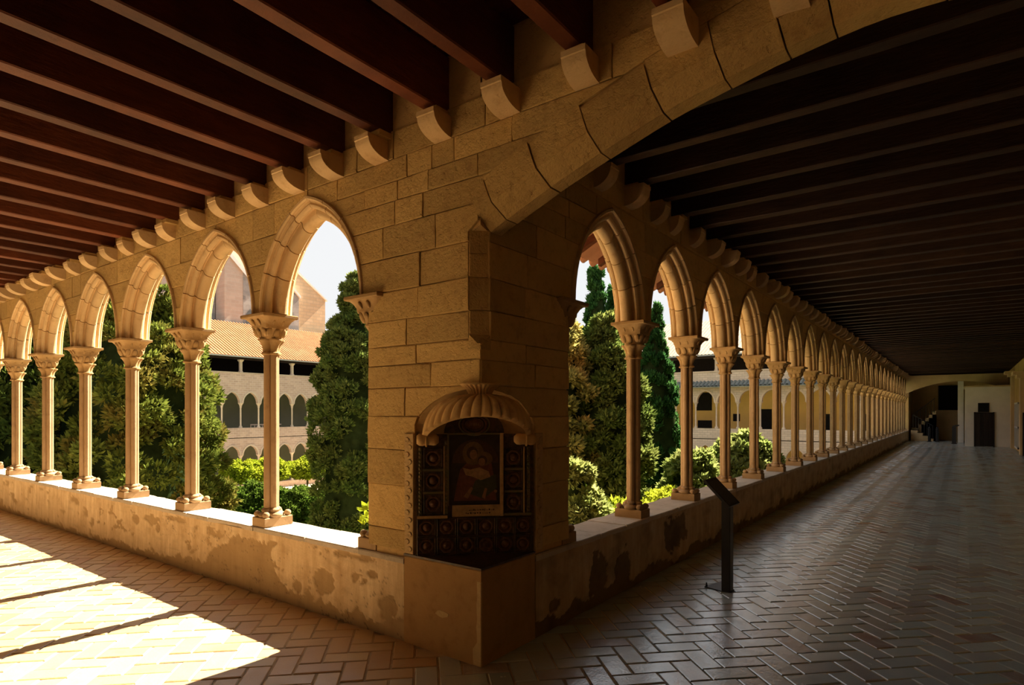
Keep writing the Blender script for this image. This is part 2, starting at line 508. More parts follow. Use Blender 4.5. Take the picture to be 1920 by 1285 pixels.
# ------------------------------------------------------------------ floor
floor = MB().box(-LEND - 0.3, -W - 0.2, -0.30, W + 0.2, 0.4, -0.007).box(-0.4, 0.4, -0.30, W + 0.2, 42.5, -0.007).build('floor', M['mortar'], kind='structure')
w = 0.1475
cands = []
q2 = math.sqrt(0.5)
for i in range(-160, 330):
    for j in range(-160, 330):
        md = (i - j) % 4
        if md == 0:
            c = (i + 1, j + 0.5, 0)
        elif md == 3:
            c = (i + 0.5, j + 1, 1)
        else:
            continue
        u, v = c[0] * w + 0.03, c[1] * w + 0.05
        x, y = (u - v) * q2, (u + v) * q2
        if not ((-LEND < x < 0.1 and -W < y < 0.1) or (-0.05 < x < W and -W < y < 42)):
            continue
        p = px(x, y, 0)
        if p is None or not (-160 < p[0] < 2080) or p[1] > 1420:
            continue
        cands.append((p[2], x, y, c[2]))
cands.sort()
rest = [MB(), MB()]
for idx, (d, x, y, vert) in enumerate(cands):
    ang = PI / 4 + (PI / 2 if vert else 0) + random.gauss(0, 0.008)
    hl, hw = w - 0.0045 - random.uniform(0, 0.003), w / 2 - 0.0045 - random.uniform(0, 0.002)
    ca, sa = math.cos(ang), math.sin(ang)
    tx, ty, dz = random.gauss(0, 0.006), random.gauss(0, 0.009), random.gauss(0, 0.0012)
    vs = []
    for (k, z) in ((1.0, -0.012), (1.0, -0.004), (0.0, 0.0)):
        ins = 0.0 if k else 0.006
        for sx, sy in ((-1, -1), (1, -1), (1, 1), (-1, 1)):
            a, b = sx * (hl - ins), sy * (hw - ins)
            vs.append((x + a * ca - b * sa, y + a * sa + b * ca, z + dz + (a * tx + b * ty if z > -0.01 else 0)))
    fs = [(8, 9, 10, 11)]
    for r_ in (0, 4):
        for k in range(4):
            k2 = (k + 1) % 4
            fs.append((r_ + k, r_ + k2, r_ + 4 + k2, r_ + 4 + k))
    rv = random.random()
    worn = x > -0.25 + 0.3 * mnoise.noise((x * 2, y * 2, 0))  # corridor side takes the worn palette cooled against bounce light
    bm_ = M['brick_worn_skylit'] if worn else M['brick']
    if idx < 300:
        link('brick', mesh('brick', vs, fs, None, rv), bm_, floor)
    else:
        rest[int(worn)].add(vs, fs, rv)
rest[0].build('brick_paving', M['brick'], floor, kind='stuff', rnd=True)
rest[1].build('brick_paving', M['brick_worn_skylit'], floor, kind='stuff', rnd=True)

# ------------------------------------------------------------------ arcade walls (core with arch openings)
def wall_core(name, F, start, bay, nb, A, ztop, tail, n0=0.014, n1=0.258):
    mb = MB()
    K = 12
    d = -0.02
    for side_n in (n0, n1):
        for b in range(nb):
            sc_ = start + bay * (b + 0.5)
            xs = []
            for sgn in (-1, 1):
                prev = None
                for k in range(K + 1):
                    x, z = A.pt(k / K, d, 1)
                    cur = (sc_ + sgn * abs(x), z)
                    if prev:
                        mb.add([F(prev[0], side_n, prev[1]), F(cur[0], side_n, cur[1]), F(cur[0], side_n, ztop), F(prev[0], side_n, ztop)], [(0, 1, 2, 3)])
                    prev = cur
            sp = bay / 2 - A.pt(0, d, 1)[0] * -1 if False else bay / 2 - abs(A.pt(0, d, 1)[0])
            for sgn in (-1, 1):
                a0_, a1_ = sc_ + sgn * (bay / 2), sc_ + sgn * (bay / 2 - sp)
                mb.add([F(a0_, side_n, ZC), F(a1_, side_n, ZC), F(a1_, side_n, ztop), F(a0_, side_n, ztop)], [(0, 1, 2, 3)])
    for b in range(nb):
        sc_ = start + bay * (b + 0.5)
        for sgn in (-1, 1):
            prev = None
            for k in range(K + 1):
                x, z = A.pt(k / K, d, 1)
                cur = (sc_ + sgn * abs(x), z)
                if prev:
                    mb.add([F(prev[0], n0, prev[1]), F(cur[0], n0, cur[1]), F(cur[0], n1, cur[1]), F(prev[0], n1, prev[1])], [(0, 1, 2, 3)])
                prev = cur
    end = start + bay * nb
    mb.add([F(start, n0, ztop), F(end, n0, ztop), F(end, n1, ztop), F(start, n1, ztop)], [(0, 1, 2, 3)])
    for b in range(nb + 1):
        a = start + bay * b
        mb.add([F(a - 0.09, n0, ZC), F(a + 0.09, n0, ZC), F(a + 0.09, n1, ZC), F(a - 0.09, n1, ZC)], [(0, 1, 2, 3)])
    return mb

ZTOP = 4.0
mb = wall_core('wall_left', FL, L0, BL, NL, AL, ZTOP, 0)
pb = lambda a, b: (min(a, b), max(a, b))
mb.box(-LEND - 0.4, 0.02, -0.3, -0.69, 0.325, ZP - 0.05)
mb.box(-LEND - 0.4, 0.0, -0.3, -LEND, 0.325, ZTOP)
wall_left = mb.build('wall_left', M['core'], kind='structure')
mb = wall_core('wall_right', FR, R0, BR, NR, AR, ZTOP, 0)
mb.box(-0.365, 0.592, -0.3, -0.02, REND + 1.0, ZP - 0.05)
mb.box(-0.30, REND, -0.3, 0.0, 42.3, ZTOP)
wall_right = mb.build('wall_right', M['core'], kind='structure')

# corner pier (lofted footprint: the shrine cuts its corner, a small chamfer above)
def leg(z):
    if z < 1.45: return 0.585
    if z < 1.76: return 0.585 * math.sqrt(max(0.0, 1 - ((z - 1.45) / 0.31) ** 2)) + 0.012
    if z < 2.05: return 0.012
    if z < 2.78: return 0.10
    return 0.012
rings = []
e = 0.014
for z in (-0.3, 0.6, 0.62, 1.45, 1.52, 1.6, 1.66, 1.71, 1.745, 1.77, 2.04, 2.10, 2.76, 2.79, ZTOP):
    a = leg(z) if z > 0.61 else 0.60
    rings.append([(-a, e, z), (-e if a < 0.02 else -e, a, z) if False else (-e, a, z), (-e, R0 - 0.012, z), (-L0 + 0.012, R0 - 0.012, z), (-L0 + 0.012, e, z)])
mb = MB().loft(rings)
wall_corner = mb.build('wall_corner', M['core'], kind='structure')

# diaphragm arch over the long gallery, in the plane of the sunlit wall
SOF = [(-0.05, 2.735), (0.05, 2.784), (0.407, 2.927), (0.738, 3.043), (1.116, 3.163), (1.29, 3.207), (1.69, 3.289), (2.033, 3.337), (2.2, 3.345)]
def zsof(x):
    if x > 2.2: x = 4.4 - x
    return float(np.interp(x, [p[0] for p in SOF], [p[1] for p in SOF]))
def slope(x):
    return (zsof(x + 0.12) - zsof(x - 0.12)) / 0.24
def ring_pt(x, h):
    a = math.atan(slope(x))
    return x - h * math.sin(a), zsof(x) + h * math.cos(a)
mb = MB()
for x0 in np.arange(-0.0, W + 0.1, 0.1):
    x1 = x0 + 0.1
    for n_ in (0.014, 0.286):
        mb.add([(x0, n_, zsof(x0) + 0.12), (x1, n_, zsof(x1) + 0.12), (x1, n_, ZTOP), (x0, n_, ZTOP)], [(0, 1, 2, 3)])
    mb.add([(x0, .014, zsof(x0) + 0.12), (x1, .014, zsof(x1) + 0.12), (x1, .286, zsof(x1) + 0.12), (x0, .286, zsof(x0) + 0.12)], [(0, 1, 2, 3)])
wall_span = mb.build('wall_diaphragm', M['core'], kind='structure')
joints = [0.0, 0.13, 0.46, 0.80, 1.17, 1.49, 1.77, 1.97, 2.38, 2.72, 3.08, 3.44, 3.80, 4.12, 4.4]
for k in range(len(joints) - 1):
    x0, x1 = joints[k] + 0.004, joints[k + 1] - 0.004
    rings = []
    NS = 4
    dn = random.uniform(-0.006, 0.006)
    H = 0.265 + random.uniform(-0.03, 0.02)
    prof = [(-0.008 + dn, H), (-0.012 + dn, 0.175), (-0.008 + dn, 0.095), (0.095, 0.0 + dn * 0.6), (0.205, 0.0 + dn * 0.6), (0.30, 0.09), (0.30, H)]
    for i in range(NS + 1):
        x = x0 + (x1 - x0) * i / NS
        rings.append([(ring_pt(x, h)[0], n_, ring_pt(x, h)[1]) for n_, h in prof])
    mb = MB().loft(rings, rnd=random.random())
    link('voussoir', mesh('voussoir', mb.v, mb.f, 30, mb.r), M['stone'], wall_span)

# ------------------------------------------------------------------ moulded arches: voussoirs with a swept profile
PROF = [(-0.035, 0.05), (-0.035, -0.008), (-0.026, -0.022), (-0.008, -0.022), (0.0, -0.010), (-0.004, 0.006), (0.002, 0.018), (0.014, 0.022),
        (0.030, 0.015), (0.046, 0.021), (0.056, 0.036), (0.054, 0.052), (0.042, 0.062), (0.036, 0.071), (0.042, 0.080), (0.058, 0.082),
        (0.078, 0.079), (0.097, 0.086), (0.111, 0.100), (0.119, 0.118), (0.121, 0.135)]
PROF = PROF + [(d, 0.27 - n) for d, n in reversed(PROF[:-1])]
def voussoir_mesh(A, side, t0, t1, steps=4):
    rings = []
    for i in range(steps + 1):
        t = t0 + (t1 - t0) * i / steps
        ring = []
        for d, n in PROF:
            x, z = A.pt(t, d, 1)
            ring.append((side * abs(x), n, z))
        rings.append(ring)
    mb = MB().loft(rings)
    return mesh('voussoir', mb.v, mb.f, 38)

def arches(wall, A, bay, start, nb, rot):
    cuts = [0.0, 0.30, 0.56, 0.80, 1.0]
    protos = []
    for side in (-1, 1):
        for k in range(4):
            t0 = cuts[k] + 0.004
            t1 = cuts[k + 1] - (0.004 if k < 3 else 0.0015)
            me = voussoir_mesh(A, side, t0, t1, 4 if k < 3 else 3)
            me.materials.append(M['arch'])
            protos.append(me)
    for b in range(nb):
        c = start + bay * (b + 0.5)
        a = bpy.data.objects.new('arch', None)
        a.parent = wall
        a.location = (-c, 0, 0) if not rot else (0, c, 0)
        a.rotation_euler = (0, 0, PI / 2 if rot else 0)
        COL.objects.link(a)
        for me in protos:
            o = link('voussoir', me, None, a)
arches(wall_left, AL, BL, L0, NL, False)
arches(wall_right, AR, BR, R0, NR, True)

# ------------------------------------------------------------------ ashlar stones
def courses(parent, F, zs, left_f, right_f, wmin=0.26, wmax=0.62, proud=0.004, mat='stone', skip=None):
    """stones between left_f(z) (smaller s) and right_f(z) (larger s) in courses zs"""
    for i in range(len(zs) - 1):
        z0, z1 = zs[i], zs[i + 1]
        zz = [z0 + (z1 - z0) * k / 4 for k in range(5)]
        zz[0] += 0.0025; zz[-1] -= 0.0025
        la = [left_f(z) for z in zz]; ra = [right_f(z) for z in zz]
        lm, rm = sum(la) / 5, sum(ra) / 5
        if rm - lm < 0.07:
            continue
        n = max(1, int(round((rm - lm) / random.uniform(wmin * 1.1, wmax))))
        cuts = [0.0] + sorted(random.uniform(0.8, 1.2) * (k / n) if 0 < k < n else k / n for k in range(1, n)) + [1.0]
        for k in range(n):
            if k == 0: A_ = [x + 0.003 for x in la]
            else: A_ = [lm + (rm - lm) * cuts[k] + 0.0025] * 5
            if k == n - 1: B_ = [x - 0.004 for x in ra]
            else: B_ = [lm + (rm - lm) * cuts[k + 1] - 0.0025] * 5
            if k > 0: A_ = [min(max(x, la[q] + 0.01), ra[q] - 0.05) for q, x in enumerate(A_)]
            if k < n - 1: B_ = [max(min(x, ra[q] - 0.01), la[q] + 0.05) for q, x in enumerate(B_)]
            straight = max(A_) - min(A_) < 0.012 and max(B_) - min(B_) < 0.012
            idxs = (0, 4) if straight else range(5)
            poly = [(A_[q], zz[q]) for q in idxs] + [(B_[q], zz[q]) for q in reversed(list(idxs))]
            if min(B_[q] - A_[q] for q in idxs) < 0.02:
                poly = [(A_[q], zz[q]) for q in idxs if B_[q] - A_[q] > 0.02] + [(B_[q], zz[q]) for q in reversed(list(idxs)) if B_[q] - A_[q] > 0.02]
                if len(poly) < 4: continue
            mb = MB()
            prism(mb, poly, -proud + random.uniform(-0.006, 0.006), 0.05, 0.004, F, random.random(), 0.004)
            link('stone', mesh('stone', mb.v, mb.f, None, mb.r), M[mat], parent)

EXT = [ring_pt(x, 0.265) for x in np.linspace(0.02, 2.2, 24)]
def x_ext(z):
    return float(np.interp(z, [p[1] for p in EXT], [p[0] for p in EXT]))
def s_corner_L(z):
    if z < 1.76: return min(leg(z), 0.585)
    if z < 2.05: return 0.0
    if z < 2.78: return 0.10
    if z < EXT[0][1]: return 0.0 + 0.02
    return -x_ext(z)
def s_corner_R(z):
    if z < 1.76: return min(leg(z), 0.585)
    if z < 2.05: return 0.0
    if z < 2.78: return 0.085
    return 0.30
def bay_edge(A, c, sgn):
    return lambda z: c + sgn * (A.half(z) + 0.028) if z < A.top() else c
ZL = [0.63, 0.774, 1.085, 1.34, 1.572, 1.775, 1.936, 2.07, 2.255, 2.466]
courses(wall_corner, FL, ZL, s_corner_L, lambda z: L0, 0.34, 0.72)
ZU = [2.466, 2.70, 2.93, 3.10, 3.24, 3.40]
eL = bay_edge(AL, L0 + BL / 2, -1)
courses(wall_corner, FL, ZU, s_corner_L, lambda z: min(eL(z), L0 + BL / 2), 0.3, 0.6)
courses(wall_corner, FL, [3.40, 3.60], s_corner_L, lambda z: L0 + BL / 2, 0.4, 0.6)
ZS = [2.466, 2.68, 2.90, 3.13, 3.40]
for b in range(NL - 1):
    c0, c1 = L0 + BL * (b + 0.5), L0 + BL * (b + 1.5)
    courses(wall_left, FL, ZS, bay_edge(AL, c0, 1), bay_edge(AL, c1, -1), 0.3, 0.6, 0.0)
courses(wall_left, FL, [3.40, 3.60], lambda z: L0 + BL / 2, lambda z: LEND, 0.5, 0.7, 0.0)
courses(wall_corner, FR, ZL, s_corner_R, lambda z: R0, 0.34, 0.72)
eR = bay_edge(AR, R0 + BR / 2, -1)
courses(wall_corner, FR, ZU, s_corner_R, lambda z: min(eR(z), R0 + BR / 2), 0.3, 0.6)
for b in range(12):
    c0, c1 = R0 + BR * (b + 0.5), R0 + BR * (b + 1.5)
    courses(wall_right, FR, ZS, bay_edge(AR, c0, 1), bay_edge(AR, c1, -1), 0.35, 0.7, 0.0)
courses(wall_right, FR, [3.42, 3.655], lambda z: 0.32, lambda z: 18.0, 0.5, 0.7, 0.0)
# the thin pier chamfer facing and its stop
cf = lambda s, n, z: (-0.10 + s * 0.7071 + n * -0.7071, s * 0.7071 + n * 0.7071, z)
for z0, z1 in ((2.10, 2.255), (2.26, 2.466), (2.47, 2.62), (2.625, 2.775)):
    mb = MB()
    prism(mb, [(0.002, z0), (0.139, z0), (0.139, z1), (0.002, z1)], -0.002, 0.06, 0.004, cf, random.random(), 0.001)
    link('stone', mesh('stone', mb.v, mb.f, None, mb.r), M['stone'], wall_corner)
mb = MB().add([(-0.10, 0, 2.10), (0, 0.10, 2.10), (0.0, 0.0, 2.0), (-0.004, 0.0, 2.02), (0.0, 0.004, 2.02), (-0.10, 0.1, 2.1), (-0.1, 0.1, 2.0), (-0.1, 0, 2.0), (0, 0.1, 2.0)],
              [(0, 3, 4, 1), (3, 2, 4), (0, 1, 5), (0, 7, 2, 3), (1, 4, 2, 8)], 0.4)
link('chamfer_stop', mesh('chamfer_stop', mb.v, mb.f, None, mb.r), M['stone'], wall_corner)

# ------------------------------------------------------------------ corbels
def corbel_mesh(z0, z1, zb, p):
    mb = MB()
    hw = 0.075
    lip = 0.035
    prof = [(0.04, z0)]
    for k in range(8):
        t = k / 7 * PI / 2
        prof.append((-p * math.sin(t), z0 + (z1 - z0 - lip) * (1 - math.cos(t))))
    prof += [(-p - 0.006, z1 - lip + 0.005), (-p - 0.006, z1), (0.04, z1)]
    mb.loft([[(x, n, z) for n, z in prof] for x in (-hw, -hw + 0.006, hw - 0.006, hw)], rnd=0.6)
    mb2 = MB().loft([[(x, n, z) for n, z in ((0.04, z1 + 0.001), (-0.12, z1 + 0.001), (-0.115, zb - 0.001), (0.04, zb - 0.001))] for x in (-hw + 0.01, hw - 0.012)])
    c, q = mesh('corbel', mb.v, mb.f, 35, mb.r), mesh('pad_stone', mb2.v, mb2.f, None, mb2.r)
    c.materials.append(M['arch']); q.materials.append(M['stone'])
    return c, q
ZBEAM_R = 3.655
CORB_L, CORB_R = corbel_mesh(3.40, 3.54, ZBEAM, 0.175), corbel_mesh(3.455, 3.625, ZBEAM_R, 0.16)
SPC = 0.54
def corbel(wall, loc, rz):
    cme, pme = CORB_R if wall is wall_right else CORB_L
    o = link('corbel', cme, None, wall, loc=loc)
    o.rotation_euler = (random.gauss(0, .008), random.gauss(0, .01), rz + random.gauss(0, .02))
    o.scale = (random.uniform(0.94, 1.06), random.uniform(0.94, 1.05), 1)
    q = link('pad_stone', pme, None, wall, loc=loc)
    q.rotation_euler = (0, 0, rz)
beamL, beamR = [], []
k = 0
while True:
    s = 0.88 + SPC * k
    if s > LEND - 0.2: break
    corbel(wall_left, (-s, 0, 0), 0); beamL.append(-s); k += 1
for k in range(1, 9):
    x = -0.88 + SPC * k
    if x < W - 0.2:
        if x < 2.5: corbel(wall_span, (x, 0, 0), 0)
        beamL.append(x)
k = 0
while True:
    y = 1.03 + SPC * k
    if y > 41: break
    corbel(wall_right, (0, y, 0), PI / 2); beamR.append(y); k += 1

# ------------------------------------------------------------------ ceiling: beams, planks, roof slab
ceiling = MB().box(-LEND - 0.4, -W - 0.3, 4.0, W + 0.3, 0.3, 4.3).box(-0.4, 0.3, 4.0, W + 0.3, 42.5, 4.3).build('ceiling', M['black'], kind='structure')
def beam(p0, p1, wdt=0.11, hgt=0.36, mat='wood'):
    mb = MB()
    p0, p1 = Vector(p0), Vector(p1)
    d = (p1 - p0).normalized(); a = Vector((-d.y, d.x, 0))
    n = 9; rings = []
    ph = random.uniform(0, 10)
    for i in range(n):
        c = p0.lerp(p1, i / (n - 1)) + Vector((0, 0, 0.006 * mnoise.noise((i * 0.7, ph, 0)))) + a * 0.008 * mnoise.noise((i * 0.5, ph, 3))
        hw = wdt / 2 * (1 + 0.06 * mnoise.noise((i * 0.9, ph, 7)))
        ch = 0.008
        rings.append([c + a * (-hw) + Vector((0, 0, hgt)), c + a * (-hw) + Vector((0, 0, ch)), c + a * (-hw + ch), c + a * (hw - ch), c + a * hw + Vector((0, 0, ch)), c + a * hw + Vector((0, 0, hgt))])
    mb.loft(rings)
    return mb.build('beam', M[mat], ceiling)
for x in beamL:
    beam((x, 0.20, ZBEAM), (x + random.uniform(-.03, .03), -W - 0.1, ZBEAM), random.uniform(0.105, 0.125))
for y in beamR:
    beam((-0.22, y, ZBEAM_R), (W + 0.1, y + random.uniform(-.03, .03), ZBEAM_R), random.uniform(0.105, 0.125), 0.285, mat='wood_shade')
yy = -W
while yy < -0.05:
    wd = random.uniform(0.19, 0.27)
    MB().box(-LEND - 0.2, yy, 3.942 + random.uniform(0, .006), W, min(yy + wd - 0.008, -0.0), 3.97).build('plank', M['plank'], ceiling)
    yy += wd
xx = 0.02
while xx < W - 0.02:
    wd = random.uniform(0.19, 0.27)
    MB().box(xx, 0.3, 3.942 + random.uniform(0, .006), min(xx + wd - 0.008, W), 42, 3.97).build('plank', M['wood_shade'], ceiling)
    xx += wd

# ------------------------------------------------------------------ outer and end walls
mb = MB().box(W, -W - 0.3, -0.3, W + 0.3, 42.3, ZTOP)
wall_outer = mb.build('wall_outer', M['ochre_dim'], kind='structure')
wall_back = MB().box(-LEND - 0.4, -W - 0.3, -0.3, W, -W, ZTOP).build('wall_back', M['white'], kind='structure')
wall_far_left = MB().box(-LEND - 0.4, -W, -0.3, -LEND - 0.1, 0.0, ZTOP).build('wall_far', M['ochre'], kind='structure')
wall_end = MB().box(-0.3, 41.2, -0.3, W, 41.5, ZTOP).build('wall_end', M['ochre'], kind='structure')

# ------------------------------------------------------------------ parapets: peeling plaster face and sill slabs
def parapet(wall, F, s0, s1, depth, mode):
    segs = [(s0, min(6.2, s1), 0.0125), (6.2, s1, 0.05)]
    for a, b, st in segs:
        if b <= a: continue
        ns = int((b - a) / st) + 1
        zst = 0.0125 if st < 0.02 else 0.03
        nz = int(0.552 / zst) + 1
        V = []; coat = []; dirt_shade = []
        for i in range(ns + 1):
            s = a + (b - a) * i / ns
            for j in range(nz + 1):
                z = 0.552 * j / nz
                c, dd = mode(s, z)
                q = mnoise.fractal((s * 2.3, z * 2.3, 1.7 if F is FL else 9.1), 0.8, 2.0, 4)
                q2_ = mnoise.noise((s * 17, z * 17, 4.0))
                n = -0.004 - 0.009 * c - 0.007 * q - 0.0018 * q2_
                V.append(F(s, n, z)); coat.append(c); dirt_shade.append(dd)
        f = []
        h = nz + 1
        for i in range(ns):
            for j in range(nz):
                f.append((i * h + j, (i + 1) * h + j, (i + 1) * h + j + 1, i * h + j + 1))
        link('plaster_face', mesh('plaster_face', V, f, 180, None, {'coat': coat, 'dirt_shade': dirt_shade}), M['plaster'], wall)
    s = s0
    while s < s1:
        L = random.uniform(0.42, 0.85) if s < 9 else random.uniform(0.8, 1.6)
        e_ = min(s + L - 0.007, s1)
        dz = random.uniform(-0.004, 0.002)
        j1, j2 = random.uniform(-0.015, 0.01), random.uniform(-0.02, 0.02)
        P = [(s, -0.016 + j1 * .5), (s + (e_ - s) * .3, -0.018 + random.uniform(-.004, .008)), (s + (e_ - s) * .7, -0.018 + random.uniform(-.004, .008)), (e_, -0.016 + j1 * .5),
             (e_, depth + j2), (s + (e_ - s) * .6, depth + j2 + random.uniform(-.025, .012)), (s + (e_ - s) * .3, depth + j2 + random.uniform(-.025, .012)), (s, depth + j2)]
        cs = (s + e_) / 2; cn = depth / 2
        r0 = [F(p, n, 0.548) for p, n in P]
        r1 = [F(p, n, ZP - 0.008 + dz) for p, n in P]
        r2 = [F(cs + (p - cs) * 0.985, cn + (n - cn) * 0.965, ZP + dz) for p, n in P]
        mb = MB().loft([r0, r1, r2], rnd=random.random())
        link('sill_slab', mesh('sill_slab', mb.v, mb.f, None, mb.r), M['sill'], wall)
        s += L

ZB_L = sorted([(0.60, 0.13), (0.70, 0.12), (0.99, 0.10), (1.19, 0.106), (1.43, 0.093), (1.74, 0.122), (1.89, 0.131), (2.14, 0.124), (2.23, 0.185), (2.31, 0.30), (2.36, 0.40), (2.45, 0.459), (2.55, 0.49), (2.77, 0.487), (2.94, 0.466), (3.06, 0.389),
        (3.33, 0.323), (3.45, 0.18), (3.54, 0.136), (3.91, 0.156), (4.3, 0.10), (4.71, 0.076), (5.51, 0.072), (6.43, 0.042), (7.51, 0.06), (8.33, 0.028), (9.26, 0.053), (10.3, 0.10), (16, 0.06)])
def blob(s, z, cs, cz, rs, rz):
    return ((s - cs) / rs) ** 2 + ((z - cz) / rz) ** 2 + 0.9 * mnoise.fractal((s * 7, z * 7, cs), 0.7, 2, 4)
def mode_L(s, z):
    zb = float(np.interp(s, [p[0] for p in ZB_L], [p[1] for p in ZB_L]))
    zb += 0.05 * mnoise.fractal((s * 7, 0.3, 2.2), 0.7, 2, 4) + 0.02 * mnoise.noise((s * 25, z * 6, 0))
    c = 1.0 if z > zb else 0.0
    if z < 0.5 and mnoise.fractal((s * 3.1, z * 5.5, 11.0), 0.75, 2, 5) > 0.42: c = 0.0
    for cs, cz, rs, rz in ((1.60, 0.27, 0.13, 0.105), (1.95, 0.17, 0.06, 0.05), (5.05, 0.40, 0.10, 0.055), (4.5, 0.36, 0.05, 0.05), (6.9, 0.44, 0.12, 0.05), (1.02, 0.42, 0.05, 0.03), (0.86, 0.22, 0.10, 0.07), (4.05, 0.50, 0.22, 0.03), (1.25, 0.52, 0.3, 0.025)):
        if blob(s, z, cs, cz, rs, rz) < 1: c = 0.0
    ridge = abs(mnoise.fractal((s * 2.2, z * 3.0, 21.0), 0.8, 2, 4))
    crack = 0.55 if ridge < 0.010 and s < 4.5 else 0.0
    d = crack + 0.5 * max(0.0, 1 - z / 0.07) + 0.35 * max(0.0, mnoise.noise((s * 5, z * 30, 7)) - 0.25)  # cracks and blotches; foot band is slight dirt with contact shade painted in
    return c, min(1, max(0, d))
def mode_R(s, z):
    zb = 0.10 + 0.09 * mnoise.fractal((s * 2.6, 0.3, 5.2), 0.7, 2, 4) + 0.02 * mnoise.noise((s * 25, z * 6, 3))
    c = 1.0 if z > zb else 0.0
    for cs, cz, rs, rz in ((3.2, 0.34, 0.30, 0.20), (1.5, 0.27, 0.18, 0.16), (1.95, 0.2, 0.15, 0.2), (0.85, 0.17, 0.08, 0.05)):
        if blob(s, z, cs, cz, rs, rz) < 1: c = 0.0
    d = 0.35 + 0.45 * (1 - c) + 0.4 * max(0.0, mnoise.fractal((s * 3, z * 5, 7), 0.8, 2, 4))
    return c, min(1, max(0, d))
parapet(wall_left, FL, 0.684, LEND, 0.335, mode_L)
parapet(wall_right, FR, 0.585, REND, 0.378, mode_R)

# ------------------------------------------------------------------ columns
def qf(r, k, n=28):
    """quatrefoil ring: k=0 circle, k=1 four-lobed"""
    out = []
    for j in range(n):
        t = 2 * PI * j / n
        ph = ((t + PI / 4) % (PI / 2)) - PI / 4
        b, a = 0.575, 0.425
        lob = b * math.cos(ph) + math.sqrt(max(0, a * a - (b * math.sin(ph)) ** 2))
        rr = r * ((1 - k) + k * lob)
        out.append((rr * math.cos(t), rr * math.sin(t)))
    return out
def sq(hx, hy, p, n=28):
    out = []
    for j in range(n):
        t = 2 * PI * j / n
        c, s_ = math.cos(t), math.sin(t)
        q = (abs(c) ** p + abs(s_) ** p) ** (-1 / p)
        out.append((hx * q * c, hy * q * s_))
    return out
def ringz(pts, z, dy=0.0):
    return [(x, y + dy, z) for x, y in pts]

def make_column(fine):
    root = empty('column')
    N = 32 if fine else 16
    mb = MB()
    prof = [(0.0, 0.0), (0.0, 0.074), (0.006, 0.08)]
    rings = []
    for ins, z in prof:
        x, y0, y1 = 0.10 - ins, -0.125 + ins, 0.15 - ins
        rings.append([(-x, y0, z), (x, y0, z), (x, y1, z), (-x, y1, z)])
    mb.loft(rings)
    pl = reg(mb.build('plinth', M['column'], root))
    if fine:
        kb = MB().sphere((0, 0, 0), (0.030, 0.032, 0.029), 10, 7)
        km = mesh('knob', kb.v, kb.f, 180); km.materials.append(M['column'])
        for sx in (-1, 1):
            for y in (-0.094, 0.118):
                reg(link('knob', km, None, pl, loc=(sx * 0.069, y, 0.103)))
    else:
        for sx in (-1, 1):
            kb = MB().sphere((sx * 0.069, -0.094, 0.1), 0.030, 6, 5)
            reg(kb.build('knob', M['column'], pl, 180))
    mb = MB()
    mb.loft([ringz(qf(r, k, N), z) for r, k, z in ((0.108, .45, .078), (0.120, .5, .092), (0.118, .5, .104), (0.100, .6, .116), (0.086, .8, .124), (0.09, .8, .134), (0.094, .8, .142), (0.086, .9, .150), (0.073, 1, .160))])
    reg(mb.build('base', M['column'], root, 60))
    mb = MB().loft([ringz(qf(0.0705, 1, N), z) for z in (0.158, 0.8, 1.528)])
    reg(mb.build('shaft', M['column'], root, 34))
    mb = MB().loft([ringz(qf(r, k, N), z) for r, k, z in ((0.072, 1, 1.525), (0.090, .8, 1.530), (0.092, .8, 1.542), (0.080, .9, 1.550), (0.078, .9, 1.57), (0.088, .85, 1.61), (0.112, .7, 1.645), (0.122, .75, 1.652), (0.122, .75, 1.664), (0.09, .4, 1.668))])
    reg(mb.build('necking', M['capital'], root, 50))
    mb = MB()
    dy = -0.012
    mb.loft([ringz(sq(hx, hy, p, N), z, dy) for hx, hy, p, z in ((0.088, .088, 2, 1.664), (0.10, .10, 2.2, 1.70), (0.120, .118, 3.5, 1.752), (0.124, .120, 6, 1.756), (0.124, .120, 8, 1.766), (0.128, .122, 8, 1.79), (0.146, .136, 9, 1.82), (0.175, .158, 10, 1.846))])
    cap = reg(mb.build('capital', M['capital'], root, 40))
    if fine:
        lb = MB().sphere((0, 0, 0), (0.016, 0.013, 0.034), 6, 5)
        lm = mesh('leaf', lb.v, lb.f, 180); lm.materials.append(M['capital'])
        l2 = MB().sphere((0, 0, 0), (0.03, 0.014, 0.05), 6, 5)
        lm2 = mesh('leaf', l2.v, l2.f, 180); lm2.materials.append(M['capital'])
        for a in range(4):
            an = a * PI / 2
            for q in (-0.045, 0.045):
                o = reg(link('leaf', lm, None, cap))
                rad = 0.137 if a % 2 == 0 else 0.131
                o.location = (math.sin(an) * rad + math.cos(an) * q, -math.cos(an) * rad + math.sin(an) * q + dy, 1.806)
                o.rotation_euler = (0.5, 0, an)
            for q in (-0.068, 0.0, 0.068):
                o = reg(link('leaf', lm2, None, cap))
                rad = 0.106 if q == 0 else 0.098
                o.location = (math.sin(an) * rad + math.cos(an) * q, -math.cos(an) * rad + math.sin(an) * q + dy, 1.712 if q == 0 else 1.722)
                o.rotation_euler = (0.42, 0, an)
    mb = MB()
    rings = []
    for ins, z in ((0.006, 1.845), (0.0, 1.852), (0.0, 1.872), (0.004, 1.876)):
        rings.append([(-0.186 + ins, -0.19 + ins, z), (0.186 - ins, -0.19 + ins, z), (0.186 - ins, 0.15 - ins, z), (-0.186 + ins, 0.15 - ins, z)])
    mb.loft(rings)
    reg(mb.build('abacus', M['capital'], root))
    return root
